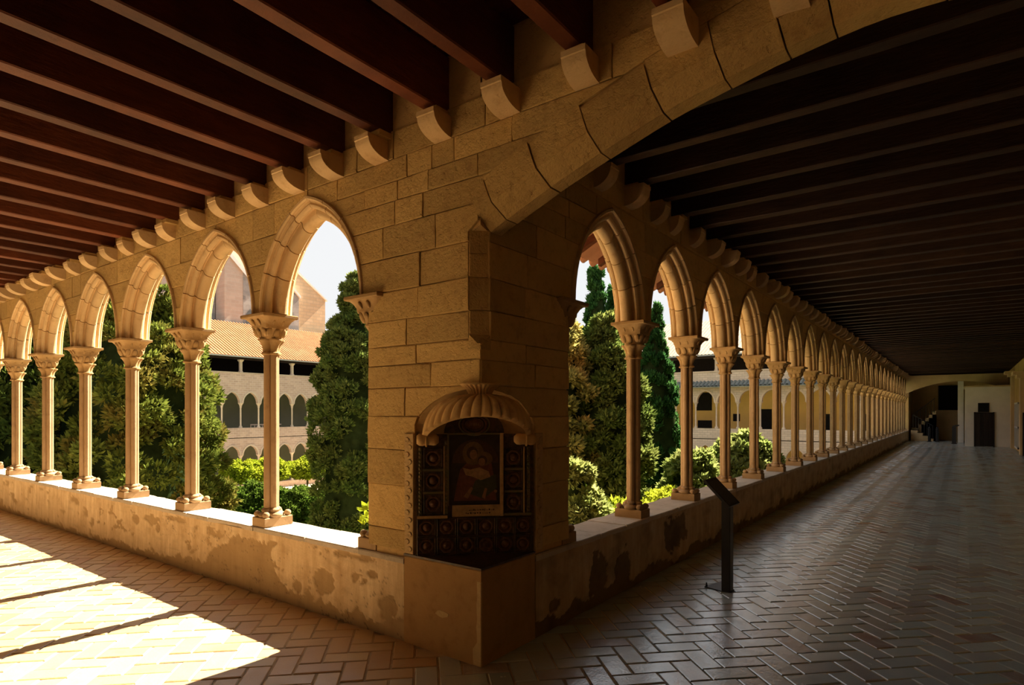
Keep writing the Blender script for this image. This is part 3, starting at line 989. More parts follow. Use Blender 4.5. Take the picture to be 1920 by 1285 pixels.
ORD = 'first second third fourth fifth sixth seventh eighth ninth tenth eleventh twelfth thirteenth fourteenth fifteenth sixteenth seventeenth eighteenth nineteenth twentieth twenty-first twenty-second twenty-third twenty-fourth twenty-fifth twenty-sixth'.split()
proto = make_column(True)
coarse = make_column(False)
used = [False, False]
def place(fine, loc, rz, label, group):
    src = proto if fine else coarse
    i = 0 if fine else 1
    o = src if not used[i] else clone(src)
    used[i] = True
    o.location = loc; o.rotation_euler = (0, 0, rz)
    tag(o, label, 'column', group)
for i in range(8):
    place(i < 7, (-(L0 + BL * (i + 1)), 0.13, ZP), 0, 'slender clustered column, %s from the corner pier on the sunlit arcade' % ORD[i], 'columns of the sunlit arcade')
place(True, (-L0 - 0.02, 0.13, ZP), 0, 'half column engaged in the corner pier at the sunlit arcade', 'columns of the sunlit arcade')
for i in range(NR - 1):
    place(i < 9, (-0.13, R0 + BR * (i + 1), ZP), PI / 2, 'slender clustered column, %s from the corner pier on the long shaded arcade' % ORD[i], 'columns of the long shaded arcade')
place(True, (-0.13, R0 + 0.02, ZP), PI / 2, 'half column engaged in the corner pier at the shaded arcade', 'columns of the long shaded arcade')

# ------------------------------------------------------------------ bench in front of the corner shrine
mb = MB()
P = [(-0.684, 0.0), (0.0, 0.0), (0.0, 0.585), (-0.04, 0.60), (-0.60, 0.04), (-0.684, 0.04)]
P = [(-0.684, -0.012), (0.012, -0.012), (0.012, 0.585), (-0.03, 0.585), (-0.60, 0.03), (-0.684, 0.03)]
bench = empty('bench', (-0.02, 0.02, 0))
rings = []
for z, g in ((0.0, 0.0), (0.2, 0.001), (0.4, -0.001), (0.598, 0.0), (0.606, -0.006)):
    rings.append([(x + 0.02, y - 0.02, z) for x, y in [(-0.684, -0.012 - g), (0.012 + g, -0.012 - g), (0.012 + g, 0.585), (-0.03, 0.585), (-0.60, 0.03), (-0.684, 0.03)]])
MB().loft(rings).build('bench_body', M['bench'], bench)
mb = MB()
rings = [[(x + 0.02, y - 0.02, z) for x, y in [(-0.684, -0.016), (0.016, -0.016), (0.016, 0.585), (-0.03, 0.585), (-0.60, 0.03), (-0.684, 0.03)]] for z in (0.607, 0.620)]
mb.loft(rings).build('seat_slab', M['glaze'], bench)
# worn edge repair strip and a chip of plaster
mb = MB()
pts = []
for i in range(12):
    z = 0.005 + 0.53 * i / 11
    wd = 0.022 + 0.022 * (0.5 + 0.5 * mnoise.noise((i * 0.9, 2.2, 0))) + (0.03 if i < 3 else 0)
    pts.append((z, wd))
mb.loft([[(0.032 - wd, -0.0345, z), (0.0335, -0.0375, z), (0.0345, -0.026, z)] for z, wd in pts])
mb.build('edge_repair', M['sgraffito'], bench)
mb = MB()
rg = [(-0.30 + 0.055 * math.cos(t) * (1 + .35 * mnoise.noise((t, 0, 0))), 0.27 + 0.022 * math.sin(t) * (1 + .5 * mnoise.noise((t * 2, 3, 0)))) for t in np.linspace(0, 2 * PI, 14)[:-1]]
mb.loft([[(x, -0.032, z) for x, z in rg], [(x, -0.036, z) for x, z in rg]]).build('plaster_patch', M['sgraffito'], bench)
tag(bench, 'plastered masonry bench block at the foot of the tiled corner shrine', 'bench')

# ------------------------------------------------------------------ shrine
C0 = Vector((-0.29, 0.2975, 0.0))
TD = Vector((math.sqrt(.5), math.sqrt(.5), 0)); OD = Vector((math.sqrt(.5), -math.sqrt(.5), 0))
shrine = empty('shrine', C0, PI / 4)      # local x along the panel, local -y out of the corner
D = lambda p, q, z: (p, -q, z)
PXS = lambda u: (u - 892) / 268.5
PZS = lambda v: 1.6 + (773.9 - v) / 268.5
tag(shrine, 'wall shrine of dark relief tiles under a fluted shell hood, at the pier corner', 'shrine')
MB().box(-0.405, -0.02, 0.622, 0.405, 0.05, 1.45).build('backing_panel', M['glaze'], shrine)
def relief_tile(pc, zc, hw, hh):
    mb = MB()
    q0 = 0.02
    rings = []
    for k, q in ((0.96, q0), (0.96, q0 + 0.010), (0.90, q0 + 0.013), (0.80, q0 + 0.004)):
        rings.append([D(pc + sx * hw * k, q, zc + sz * hh * k) for sx, sz in ((-1, -1), (1, -1), (1, 1), (-1, 1))])
    mb.loft(rings)
    t = mb.build('tile', M['glaze'], shrine)
    mb = MB()
    r = min(hw, hh)
    rings = []
    for k, q in ((0.78, 0.0), (0.72, 0.011), (0.62, 0.011), (0.54, 0.004), (0.40, 0.004), (0.30, 0.012), (0.15, 0.022), (0.03, 0.024)):
        rings.append([D(pc + r * k * math.cos(a) * (1 + 0.08 * (i % 2) * (k > .6)), q0 + q, zc + r * k * math.sin(a) * (1 + 0.08 * (i % 2) * (k > .6))) for i, a in enumerate(np.linspace(0, 2 * PI, 17)[:-1])])
    mb.loft(rings).build('rosette', M['glaze_boss'], t, 40)
cols = [781.8, 818, 855.5, 892, 928.6, 963.6, 996]
for r_ in range(2):
    for c in range(6):
        p0, p1 = PXS(cols[c]), PXS(cols[c + 1])
        z1, z0 = PZS(969 + 34.3 * r_), PZS(969 + 34.3 * (r_ + 1))
        relief_tile((p0 + p1) / 2, (z0 + z1) / 2, (p1 - p0) / 2, (z1 - z0) / 2)
for r_ in range(3):
    za, zb = PZS(839 + 42 * r_), PZS(877 + 42 * r_)
    relief_tile(PXS(812), (za + zb) / 2, 0.068, (za - zb) / 2)
    relief_tile(PXS(962), (za + zb) / 2, 0.066, (za - zb) / 2)
def strip(name, u0, u1, v0, v1, q, mat, par=None):
    return MB().box(PXS(u0), -q, PZS(v1), PXS(u1), -0.018, PZS(v0)).build(name, M[mat], par or shrine)
def beads(u, v0, v1, q):
    n = int((v1 - v0) / 7)
    s_ = strip('bead_strip', u - 3, u + 3, v0, v1, q, 'glaze_green')
    for k in range(n):
        v = v0 + (k + .5) * (v1 - v0) / n
        MB().sphere(D(PXS(u), q, PZS(v)), (0.009, 0.007, 0.011), 6, 5).build('bead', M['glaze_green'], s_, 180)
beads(788, 838, 967, 0.030); beads(836, 826, 962, 0.032); beads(990, 838, 967, 0.030)
for r_ in range(2):
    strip('divider', 793, 832, 878 + 42 * r_, 882 + 42 * r_, 0.034, 'glaze_green')
    strip('divider', 945, 980, 878 + 42 * r_, 882 + 42 * r_, 0.034, 'glaze_green')
strip('ledge', 783, 838, 964, 969, 0.045, 'gilt'); strip('ledge', 938, 995, 962, 966, 0.045, 'glaze_green')
strip('fillet', 831, 833, 836, 962, 0.040, 'gilt'); strip('fillet', 980, 982.5, 838, 962, 0.040, 'gilt')
strip('frame', 936, 942, 812, 967, 0.046, 'gilt'); strip('frame', 838, 841, 812, 946, 0.036, 'glaze_green'); strip('frame', 838, 938, 812, 815, 0.044, 'glaze_green')
for k in range(13):
    strip('rib_tile', 782 + 16.4 * k, 784 + 16.4 * k, 1037, 1041, 0.03, 'glaze') if k < 0 else None
# painted panel
panel = strip('painted_panel', 841, 936, 815, 945, 0.026, 'paint_dark')
def disc(cx, cy, rx, ry, q, mat, name='paint_shape', n=18, a0=0, a1=2 * PI):
    pts = [D(PXS(cx + rx * math.cos(a)), q, PZS(cy - ry * math.sin(a))) for a in np.linspace(a0, a1, n)]
    pts2 = [(x, y + 0.0016, z) for x, y, z in pts]
    MB().loft([pts2, pts]).build(name, M[mat], panel)
def poly(pts, q, mat, name='paint_shape'):
    a = [D(PXS(u), q, PZS(v)) for u, v in pts]
    MB().loft([[(x, y + 0.0016, z) for x, y, z in a], a]).build(name, M[mat], panel)
disc(890, 868, 43, 44, 0.0275, 'paint_brown', 'painted_ground', 22, 0, PI)
poly([(862, 880), (876, 866), (905, 858), (920, 868), (926, 900), (930, 938), (850, 938), (856, 905)], 0.0285, 'paint_red', 'painted_robe')
poly([(890, 900), (928, 890), (930, 915), (905, 935), (880, 925)], 0.0292, 'paint_green', 'painted_mantle')
disc(886, 850, 20, 22, 0.0295, 'paint_halo', 'painted_halo')
disc(906, 860, 16, 13, 0.0300, 'paint_halo', 'painted_halo')
disc(884, 849, 10.5, 12, 0.0310, 'paint_brown', 'painted_hair'); disc(886.5, 852, 7, 9, 0.0325, 'paint_skin', 'painted_face')
disc(903, 863, 9, 9, 0.0312, 'paint_brown', 'painted_hair'); disc(902, 866, 6.5, 7.5, 0.0328, 'paint_skin', 'painted_face')
poly([(866, 876), (880, 880), (898, 876), (915, 884), (918, 894), (900, 900), (884, 893), (872, 890)], 0.0335, 'paint_cloth', 'painted_cloth')
poly([(868, 930), (882, 912), (886, 915), (876, 934)], 0.0300, 'paint_skin', 'painted_drapery')
poly([(902, 932), (908, 914), (912, 916), (908, 935)], 0.0300, 'paint_skin', 'painted_drapery')
disc(928, 921, 3, 3, 0.03, 'paint_skin', 'painted_flower', 8)
# inscription strip: worn, unreadable strokes
ins = strip('inscription_strip', 847, 936, 946, 967, 0.030, 'gilt')
for row, (v, u0, u1) in enumerate(((955, 878, 924), (961, 872, 918))):
    u = u0
    while u < u1:
        l = random.uniform(1.2, 3.6)
        MB().box(PXS(u), -0.0315, PZS(v + random.uniform(0.8, 2)), PXS(u + l), -0.0295, PZS(v - random.uniform(0, 2))).build('letter_stroke', M['paint_brown'], ins)
        u += l + random.uniform(1.0, 2.6)
# tympanum with oval medallion
tym = MB()
pts = [D(PXS(888 + 56 * math.cos(a)), 0.03, PZS(812 - 44 * math.sin(a))) for a in np.linspace(0, PI, 22)]
tym.loft([[(x, y + 0.014, z) for x, y, z in pts], pts])
tym = tym.build('tympanum', M['glaze'], shrine)
def oval(rx, ry, t, q, mat, name):
    rings = []
    for a in np.linspace(0, 2 * PI, 29)[:-1]:
        ca, sa = math.cos(a), math.sin(a)
        rings.append([D(PXS(888 + (rx + dr) * ca), q + dq, PZS(796 - (ry + dr) * sa)) for dr, dq in ((-t, 0), (-t * .5, .010), (t * .5, .010), (t, 0))])
    mb = MB()
    n = len(rings)
    vs = [p for r in rings for p in r]
    fs = []
    for i in range(n):
        for j in range(3):
            fs.append((i * 4 + j, ((i + 1) % n) * 4 + j, ((i + 1) % n) * 4 + j + 1, i * 4 + j + 1))
    mb.add(vs, fs).build(name, M[mat], tym, 60)
oval(22, 16.5, 2.0, 0.031, 'glaze_boss', 'medallion_ring'); oval(16.5, 11, 1.3, 0.031, 'glaze_boss', 'medallion_ring'); oval(28, 20, 1.6, 0.031, 'glaze_green', 'medallion_ring')
pts = [D(PXS(888 + 14 * math.cos(a)), 0.036, PZS(796 - 9 * math.sin(a))) for a in np.linspace(0, 2 * PI, 25)[:-1]]
med = MB().loft([[(x, y + 0.005, z) for x, y, z in pts], pts]).build('medallion', M['glaze_boss'], tym)
u = 879.0
while u < 897:
    MB().box(PXS(u), -0.0385, PZS(798.5), PXS(u + 1.0), -0.0355, PZS(793.5)).build('letter_stroke', M['paint_cloth'], tym)
    u += random.uniform(2.0, 3.2)
# shell hood
def hood_pt(f, t, off=0.0):
    """f in [-1,1] across, t 0 collar..1 rim"""
    ph = f * PI / 2
    sn, cs_ = math.sin(ph), max(0.0, math.cos(ph))
    c = Vector((0.085 * sn, 0.30 + 0.095 * cs_, 1.718))
    r_ = Vector((0.375 * sn, 0.03 + 0.36 * cs_ ** 0.85, 1.44 + 0.15 * cs_ ** 1.2))
    b = Vector((0.35 * sn, 0.16 + 0.31 * cs_, 1.705))
    p = c * (1 - t) ** 2 + b * (2 * t * (1 - t)) + r_ * t * t
    nrm = Vector((sn, cs_ * 0.8, 0.45)).normalized()
    rib = -0.026 * (0.35 + 0.65 * t) * (1 - abs(math.sin(f * 8 * PI))) ** 1.8 if off == 0 else 0
    p = p + nrm * (rib - off)
    return D(p.x, p.y, p.z)
NF, NT = 256, 12
vs = [hood_pt(-1 + 2 * i / NF, j / NT) for i in range(NF + 1) for j in range(NT + 1)]
n_out = len(vs)
vs += [hood_pt(-1 + 2 * i / NF, j / NT, 0.036) for i in range(NF + 1) for j in range(NT + 1)]
fs = []
h = NT + 1
for i in range(NF):
    for j in range(NT):
        a, b, c, d = i * h + j, (i + 1) * h + j, (i + 1) * h + j + 1, i * h + j + 1
        fs.append((a, b, c, d)); fs.append((n_out + d, n_out + c, n_out + b, n_out + a))
    fs.append((i * h + NT, (i + 1) * h + NT, n_out + (i + 1) * h + NT, n_out + i * h + NT))
MB().add(vs, fs).build('shell_hood', M['shell'], shrine, 50)
mb = MB()
rings = []
for rr, z in ((0.070, 1.70), (0.074, 1.725), (0.088, 1.75), (0.118, 1.772), (0.13, 1.778), (0.13, 1.786)):
    ring = []
    for i in range(120):
        a = 2 * PI * i / 120
        q = rr * (1 + (0.16 * (abs(math.sin(a * 12)) - 0.6) if z < 1.775 else 0))
        ring.append(D(q * math.sin(a), 0.315 + q * 0.95 * math.cos(a), z))
    rings.append(ring)
mb.loft(rings).build('hood_collar', M['shell'], shrine, 40)
for sx in (-1, 1):
    mb = MB()
    rings = []
    for k in range(9):
        t = k / 8
        rad = [0.030, 0.044, 0.046, 0.042, 0.040, 0.040, 0.043, 0.040, 0.022][k]
        cx = sx * (0.41 - 0.15 * t)
        rings.append([D(cx, 0.055 + rad * math.cos(a), 1.415 + rad * 0.95 * math.sin(a)) for a in np.linspace(0, 2 * PI, 15)[:-1]])
    mb.loft(rings).build('scroll', M['shell'], shrine, 60)
    mb = MB()
    rings = []
    for a in np.linspace(0, 2 * PI, 19)[:-1]:
        rings.append([D(sx * (0.345 + 0.0) + dx, 0.055 + r_ * math.cos(a), 1.415 + r_ * math.sin(a)) for dx, r_ in ((-0.007, 0.042), (-0.004, 0.050), (0.004, 0.050), (0.007, 0.042))])
    vs = [p for r in rings for p in r]; n = len(rings)
    mb.add(vs, [(i * 4 + j, ((i + 1) % n) * 4 + j, ((i + 1) % n) * 4 + j + 1, i * 4 + j + 1) for i in range(n) for j in range(3)]).build('scroll_band', M['shell'], shrine, 60)

# carved side strips on the pier faces, either side of the shrine
def side_strip(F):
    mb = MB()
    prism(mb, [(0.588, 0.625), (0.675, 0.625), (0.675, 1.455), (0.588, 1.455)], -0.020, 0.02, 0.004, F, 0.6, 0.001)
    s_ = link('carved_strip', mesh('carved_strip', mb.v, mb.f, None), M['sgraffito'], wall_corner)
    for k in range(16):
        z = 0.66 + k * 0.05
        rings = []
        for a in np.linspace(0, 2 * PI, 9)[:-1]:
            rings.append([F(0.632 + r_ * math.cos(a) * 1.1 + (0.012 if k % 2 else -0.012), n_, z + r_ * 0.9 * math.sin(a)) for r_, n_ in ((0.024, -0.019), (0.018, -0.027), (0.008, -0.025))])
        n = len(rings)
        vs = [p for r in rings for p in r]
        fs = [(i * 3 + j, ((i + 1) % n) * 3 + j, ((i + 1) % n) * 3 + j + 1, i * 3 + j + 1) for i in range(n) for j in range(2)] + [tuple(i * 3 + 2 for i in range(n))]
        MB().add(vs, fs).build('carved_motif', M['sgraffito'], s_, 40)
side_strip(FL); side_strip(FR)

# ------------------------------------------------------------------ information stand
stand = empty('information_stand', (0.74, 2.56, 0))
tag(stand, 'charcoal metal information stand with a tilted reading panel beside the shaded parapet', 'stand')
mb = MB().box(-0.035, -0.045, 0.008, 0.035, 0.045, 0.80)
mb.build('post', M['metal'], stand)
mb = MB().box(0.036, -0.042, 0.012, 0.042, 0.042, 0.80)
mb.build('post_flange', M['metal'], stand)
mb = MB()
mb.loft([[(0.05, -0.05, z), (0.05, 0.05, z), (-0.12, 0.30, z), (-0.20, -0.01, z), (-0.03, -0.06, z)] for z in (0.001, 0.009)])
mb.build('base_plate', M['metal'], stand)
for x, y in ((-0.185, 0.0), (-0.12, 0.275), (0.0, -0.035)):
    MB().loft([[(x + r_ * math.cos(a), y + r_ * math.sin(a), z) for a in np.linspace(0, 2 * PI, 9)[:-1]] for r_, z in ((0.010, 0.009), (0.010, 0.022), (0.006, 0.026), (0.006, 0.045))]).build('bolt', M['metal'], stand)
a = R(45)
tp = lambda u, v, h: (0.055 - u * math.cos(a) + h * math.sin(a), v, 0.765 + u * math.sin(a) + h * math.cos(a))
mb = MB().loft([[tp(u, v, h) for u, v in ((0.0, -0.15), (0.0, 0.15), (0.31, 0.15), (0.31, -0.15))] for h in (0.0, 0.022)])
pn = mb.build('reading_panel', M['metal'], stand)
MB().loft([[tp(u, v, h) for u, v in ((0.02, -0.13), (0.02, 0.13), (0.28, 0.13), (0.28, -0.13))] for h in (0.022, 0.024)]).build('text_plate', M['label'], pn)

# ------------------------------------------------------------------ far end of the long gallery
box_wall = MB().box(2.55, 32.9, 0.0, W, 33.2, 2.80).box(2.55, 33.2, 0, 2.75, 36.5, 2.80).build('wall_lobby', M['white'], kind='structure')
MB().box(2.50, 32.9, 2.80, W, 36.5, 2.86).build('lobby_cornice', M['tan'], box_wall)
door1 = empty('door_1', (3.26, 32.9, 0)); door1['kind'] = 'structure'
for k in range(4):
    MB().box(-0.33 + 0.165 * k + .003, -0.04, 0.02, -0.33 + 0.165 * (k + 1) - .003, 0.0, 1.55).build('plank', M['door'], door1)
MB().box(-0.38, -0.06, 0, -0.33, 0.0, 1.62).build('jamb', M['door'], door1)
MB().box(0.33, -0.06, 0, 0.38, 0.0, 1.62).build('jamb', M['door'], door1)
MB().box(-0.38, -0.06, 1.55, 0.38, 0.0, 1.61).build('lintel', M['door'], door1)
MB().sphere((0.25, -0.05, 0.85), 0.025, 8, 6).build('handle', M['metal'], door1, 180)
win = empty('window_1', (3.24, 32.9, 1.65)); win['kind'] = 'structure'
MB().box(-0.19, -0.012, 0.0, 0.19, 0.0, 0.37).build('pane', M['black'], win)
for b_ in ((-0.21, 0.0, -0.18, 0.37), (0.18, 0.0, 0.21, 0.37), (-0.21, -0.03, 0.21, 0.0), (-0.21, 0.37, 0.21, 0.40)):
    MB().box(b_[0], -0.035, b_[1], b_[2], 0.0, b_[3]).build('frame', M['door'], win)
# pillar, arch, upper room
pillar = MB().box(2.25, 37.0, 0, 2.50, 37.4, 3.3).build('wall_pillar', M['white'], kind='structure')
mb = MB()
for i in range(24):
    x0, x1 = W * i / 24, W * (i + 1) / 24
    zf = lambda x: 2.62 + 0.62 * (1 - ((x - 2.3) / 2.3) ** 2)
    mb.add([(x0, 36, zf(x0)), (x1, 36, zf(x1)), (x1, 36, 3.58), (x0, 36, 3.58), (x0, 36.35, zf(x0)), (x1, 36.35, zf(x1)), (x1, 36.35, 3.58), (x0, 36.35, 3.58)], [(0, 1, 2, 3), (4, 7, 6, 5), (0, 4, 5, 1), (3, 2, 6, 7)])
wall_far_arch = mb.build('wall_far_arch', M['tan'], kind='structure')
loft_room = MB().box(1.25, 40.2, 0, W, 41.2, 1.66).build('wall_landing', M['tan'], kind='structure')
MB().box(1.22, 40.15, 1.66, W, 41.2, 1.74).build('landing_slab', M['tan'], loft_room)
MB().box(1.30, 41.1, 1.74, 2.35, 41.2, 3.2).build('dark_opening', M['black'], loft_room)
stair = empty('staircase', (0.7, 38.5, 0))
tag(stair, 'narrow plastered staircase with thin railing climbing at the far gallery end', 'stairs')
for k in range(4):                                  # lower flight climbs towards the arcade wall
    x1 = 0.45 - 0.24 * k
    MB().box(-0.60, -0.5, 0.15 * k, x1, 0.1, 0.15 * (k + 1)).build('step', M['tan'], stair)
    MB().box(x1 - 0.26, -0.52, 0.15 * (k + 1), x1 + 0.02, 0.1, 0.15 * (k + 1) + 0.03).build('tread', M['door'], stair)
MB().box(-0.60, 0.1, 0.0, -0.30, 1.0, 0.72).build('landing', M['tan'], stair)
for k in range(5):                                  # upper flight climbs back to the upper landing
    x0 = -0.30 + 0.17 * k
    MB().box(x0, 0.4, 0.0, 0.55, 1.0, 0.72 + 0.19 * (k + 1)).build('step', M['tan'], stair)
for k in range(8):
    x = 0.42 - 0.13 * k
    zb = 0.12 + 0.085 * k
    MB().box(x - .01, -0.5, zb, x + .01, -0.48, zb + 0.75).build('baluster', M['metal'], stair)
    x = -0.45 + 0.13 * k
    zb = 0.75 + 0.12 * k
    MB().box(x - .01, 0.38, zb, x + .01, 0.40, zb + 0.8).build('baluster', M['metal'], stair)
MB().tube([(0.44, -0.49, 0.86), (-0.5, -0.49, 1.48)], 0.02, 6).build('handrail', M['metal'], stair)
MB().tube([(-0.47, 0.39, 1.54), (0.5, 0.39, 2.42)], 0.02, 6).build('handrail', M['metal'], stair)
for k, (x, lab) in enumerate(((1.0, 'short dark post near the far staircase foot'), (1.35, 'short dark post between staircase and far pillar'))):
    o = empty('bollard', (x, 37.2, 0)); tag(o, lab, 'post', 'short posts at the far gallery end')
    MB().loft([[(r_ * math.cos(t), r_ * math.sin(t), z) for t in np.linspace(0, 2 * PI, 11)[:-1]] for r_, z in ((0.11, 0), (0.11, 0.02), (0.07, 0.04), (0.07, 0.68), (0.085, 0.72), (0.04, 0.75))]).build('post_body', M['metal'], o, 40)
    MB().sphere((0, 0, 0.78), 0.05, 8, 6).build('post_cap', M['metal'], o, 180)
o = empty('lectern', (2.12, 35.3, 0)); tag(o, 'dark lectern with a curved top standing before the far pillar', 'lectern')
MB().loft([[(-0.10 + dx, y, z) for y, z in ((-0.2, 0.0), (0.2, 0.0), (0.2, 0.88), (-0.2, 0.88))] for dx in (0, 0.17)]).build('body', M['metal'], o)
MB().loft([[(px_, y, pz_) for px_, pz_ in ((-0.10, 0.881), (0.07, 0.881), (0.20, 0.93), (0.20, 0.98), (0.05, 0.97), (-0.06, 0.93))] for y in (-0.2, 0.2)]).build('top', M['metal'], o)
MB().box(-0.13, -0.23, 0.0, 0.10, 0.23, 0.03).build('foot', M['metal'], o)
# outer wall fittings near the far end
def pilaster(y0, y1, zt):
    p = MB().box(W - 0.12, y0, 0, W, y1, zt).build('pilaster', M['tan'], wall_outer)
    MB().box(W - 0.22, y0 - 0.1, zt, W, y1 + 0.1, zt + 0.12).build('pilaster_cap', M['arch'], p)
    MB().box(W - 0.34, y0 - 0.18, zt + 0.12, W, y1 + 0.18, zt + 0.24).build('pilaster_cap', M['arch'], p)
pilaster(31.9, 32.5, 3.2); pilaster(26.6, 27.2, 2.9)
door2 = empty('door_2', (W, 25.6, 0)); door2['kind'] = 'structure'
MB().box(-0.05, -0.5, 0, 0.0, 0.5, 1.5).build('door_leaf', M['door'], door2)
MB().box(-0.08, -0.6, 0, 0.0, -0.5, 1.6).build('jamb', M['door'], door2); MB().box(-0.08, 0.5, 0, 0.0, 0.6, 1.6).build('jamb', M['door'], door2)
win2 = empty('window_2', (W, 30.0, 0)); win2['kind'] = 'structure'
for k in range(3):
    MB().box(-0.03, -0.9 + 0.6 * k + .03, 0.15, -0.01, -0.9 + 0.6 * (k + 1) - .03, 0.95).build('pane', M['glass'], win2)
    MB().box(-0.03, -0.9 + 0.6 * k + .03, 1.02, -0.01, -0.9 + 0.6 * (k + 1) - .03, 1.95).build('pane', M['glass'], win2)
for k in range(4):
    MB().box(-0.06, -0.93 + 0.6 * k, 0.1, 0.0, -0.87 + 0.6 * k, 2.0).build('mullion', M['whitepaint'], win2)
for z in (0.1, 0.95, 1.95):
    MB().box(-0.06, -0.93, z, 0.0, 0.93, z + 0.07).build('transom', M['whitepaint'], win2)

# ------------------------------------------------------------------ tiled eave outside the long arcade
eave = empty('eave_roof', (-0.26, 0, 3.3))
tag(eave, 'lean-to terracotta eave with wooden rafters outside the long shaded arcade', 'roof')
ev = lambda x, z: (x + 0.26, z - 3.3)
zt = lambda x: 3.74 + (x + 0.27) * 0.50        # falls towards the garden (x negative)
k = 0
y = 0.5
raft = MB(); 
while y < 22:
    x0, x1 = -0.24, -0.92
    mb = MB()
    mb.loft([[(x + 0.26, yv, zt(x) - 3.3 + dz) for yv, dz in ((y - 0.035, -0.13), (y + 0.035, -0.13), (y + 0.035, -0.05), (y - 0.035, -0.05))] for x in (x0, x1)])
    mb.build('rafter', M['wood'], eave)
    y += 0.55
MB().loft([[(x + 0.26, yv, zt(x) - 3.3 + dz) for yv, dz in ((0.2, -0.05), (40, -0.05), (40, -0.03), (0.2, -0.03))] for x in (-0.24, -0.98)]).build('eave_board', M['eave_tile'], eave)
far_tiles = MB()
y = 0.35; k = 0
while y < 40:
    for row in range(2):
        xa, xb = (-0.24, -0.66) if row == 0 else (-0.60, -1.04)
        lift = 0.02 if row == 0 else 0.0
        rings = []
        for x, rr in ((xa, 0.070), (xb, 0.085)):
            outer = [(x + 0.26, y + rr * math.cos(a_), zt(x) - 3.3 + lift + rr * 0.8 * math.sin(a_)) for a_ in np.linspace(0, PI, 7)]
            inner = [(x + 0.26, y + (rr - .014) * math.cos(a_), zt(x) - 3.3 + lift + (rr - .014) * 0.8 * math.sin(a_)) for a_ in np.linspace(PI, 0, 7)]
            rings.append(outer + inner)
        pan = []
        for x, rr in ((xa, 0.085), (xb - 0.02, 0.075)):
            outer = [(x + 0.26, y + 0.11 + rr * math.cos(a_), zt(x) - 3.3 + 0.03 - rr * 0.8 * math.sin(a_)) for a_ in np.linspace(0, PI, 7)]
            inner = [(x + 0.26, y + 0.11 + (rr - .014) * math.cos(a_), zt(x) - 3.3 + 0.03 - (rr - .014) * 0.8 * math.sin(a_)) for a_ in np.linspace(PI, 0, 7)]
            pan.append(outer + inner)
        if y < 9.5:
            MB().loft(rings).build('tile', M['eave_tile'], eave, 40)
            MB().loft(pan).build('tile', M['eave_tile'], eave, 40)
        else:
            far_tiles.loft(rings); far_tiles.loft(pan)
    y += 0.22
far_tiles.build('tile_rows', M['eave_tile'], eave, kind='stuff')

# ------------------------------------------------------------------ garden ground
GZ = -4.2
ground = MB().box(-60, -6, GZ - 0.3, 0, 60, GZ).build('ground', M['ground'], kind='structure')
MB().box(-36, 6, GZ, -6, 20, GZ + 0.02).build('lawn', M['lawn'], ground)
MB().box(-36, 22, GZ, -6, 34, GZ + 0.02).build('lawn', M['lawn'], ground)
MB().box(-38.5, 1, GZ, -36.2, 38, GZ + 0.03).build('path', M['pave'], ground)
MB().box(-36, 20.2, GZ, -2, 21.8, GZ + 0.03).build('path', M['pave'], ground)
# lower storey of our own wings (outside faces) so the galleries stand on something
MB().box(-LEND - 0.4, -W, GZ, -0.3, 0.26, -0.31).build('lower_storey', M['wing'], wall_left)
MB().box(-0.26, -W, GZ, W, 42.3, -0.31).build('lower_storey', M['wing'], wall_right)

for par, b_ in ((wall_left, (-LEND - 0.4, -W, 4.31, -0.3, 0.26, 5.1)), (wall_right, (-0.26, -W, 4.31, W, 42.3, 5.1))):
    MB().box(*b_).build('upper_parapet', M['wing'], par)
for par, b_ in ((wall_left, (-LEND - 0.4, -W + .3, 6.2, -0.3, 0.5, 6.5)), (wall_right, (-0.5, -W + .3, 6.2, W, 42.3, 6.5))):
    MB().box(*b_).build('upper_roof', M['roof'], par)
for par, b_ in ((wall_left, (-LEND - 0.4, -3.2, 5.1, -0.3, -3.0, 6.2)), (wall_right, (3.0, -3.0, 5.1, 3.2, 42.3, 6.2))):
    MB().box(*b_).build('upper_back_wall', M['white'], par)
MB().box(-38, 0.3, GZ, -0.3, 2.6, GZ + 0.03).build('path', M['pave'], ground)
MB().box(-2.6, 2.6, GZ, -0.3, 39.8, GZ + 0.03).build('path', M['pave'], ground)

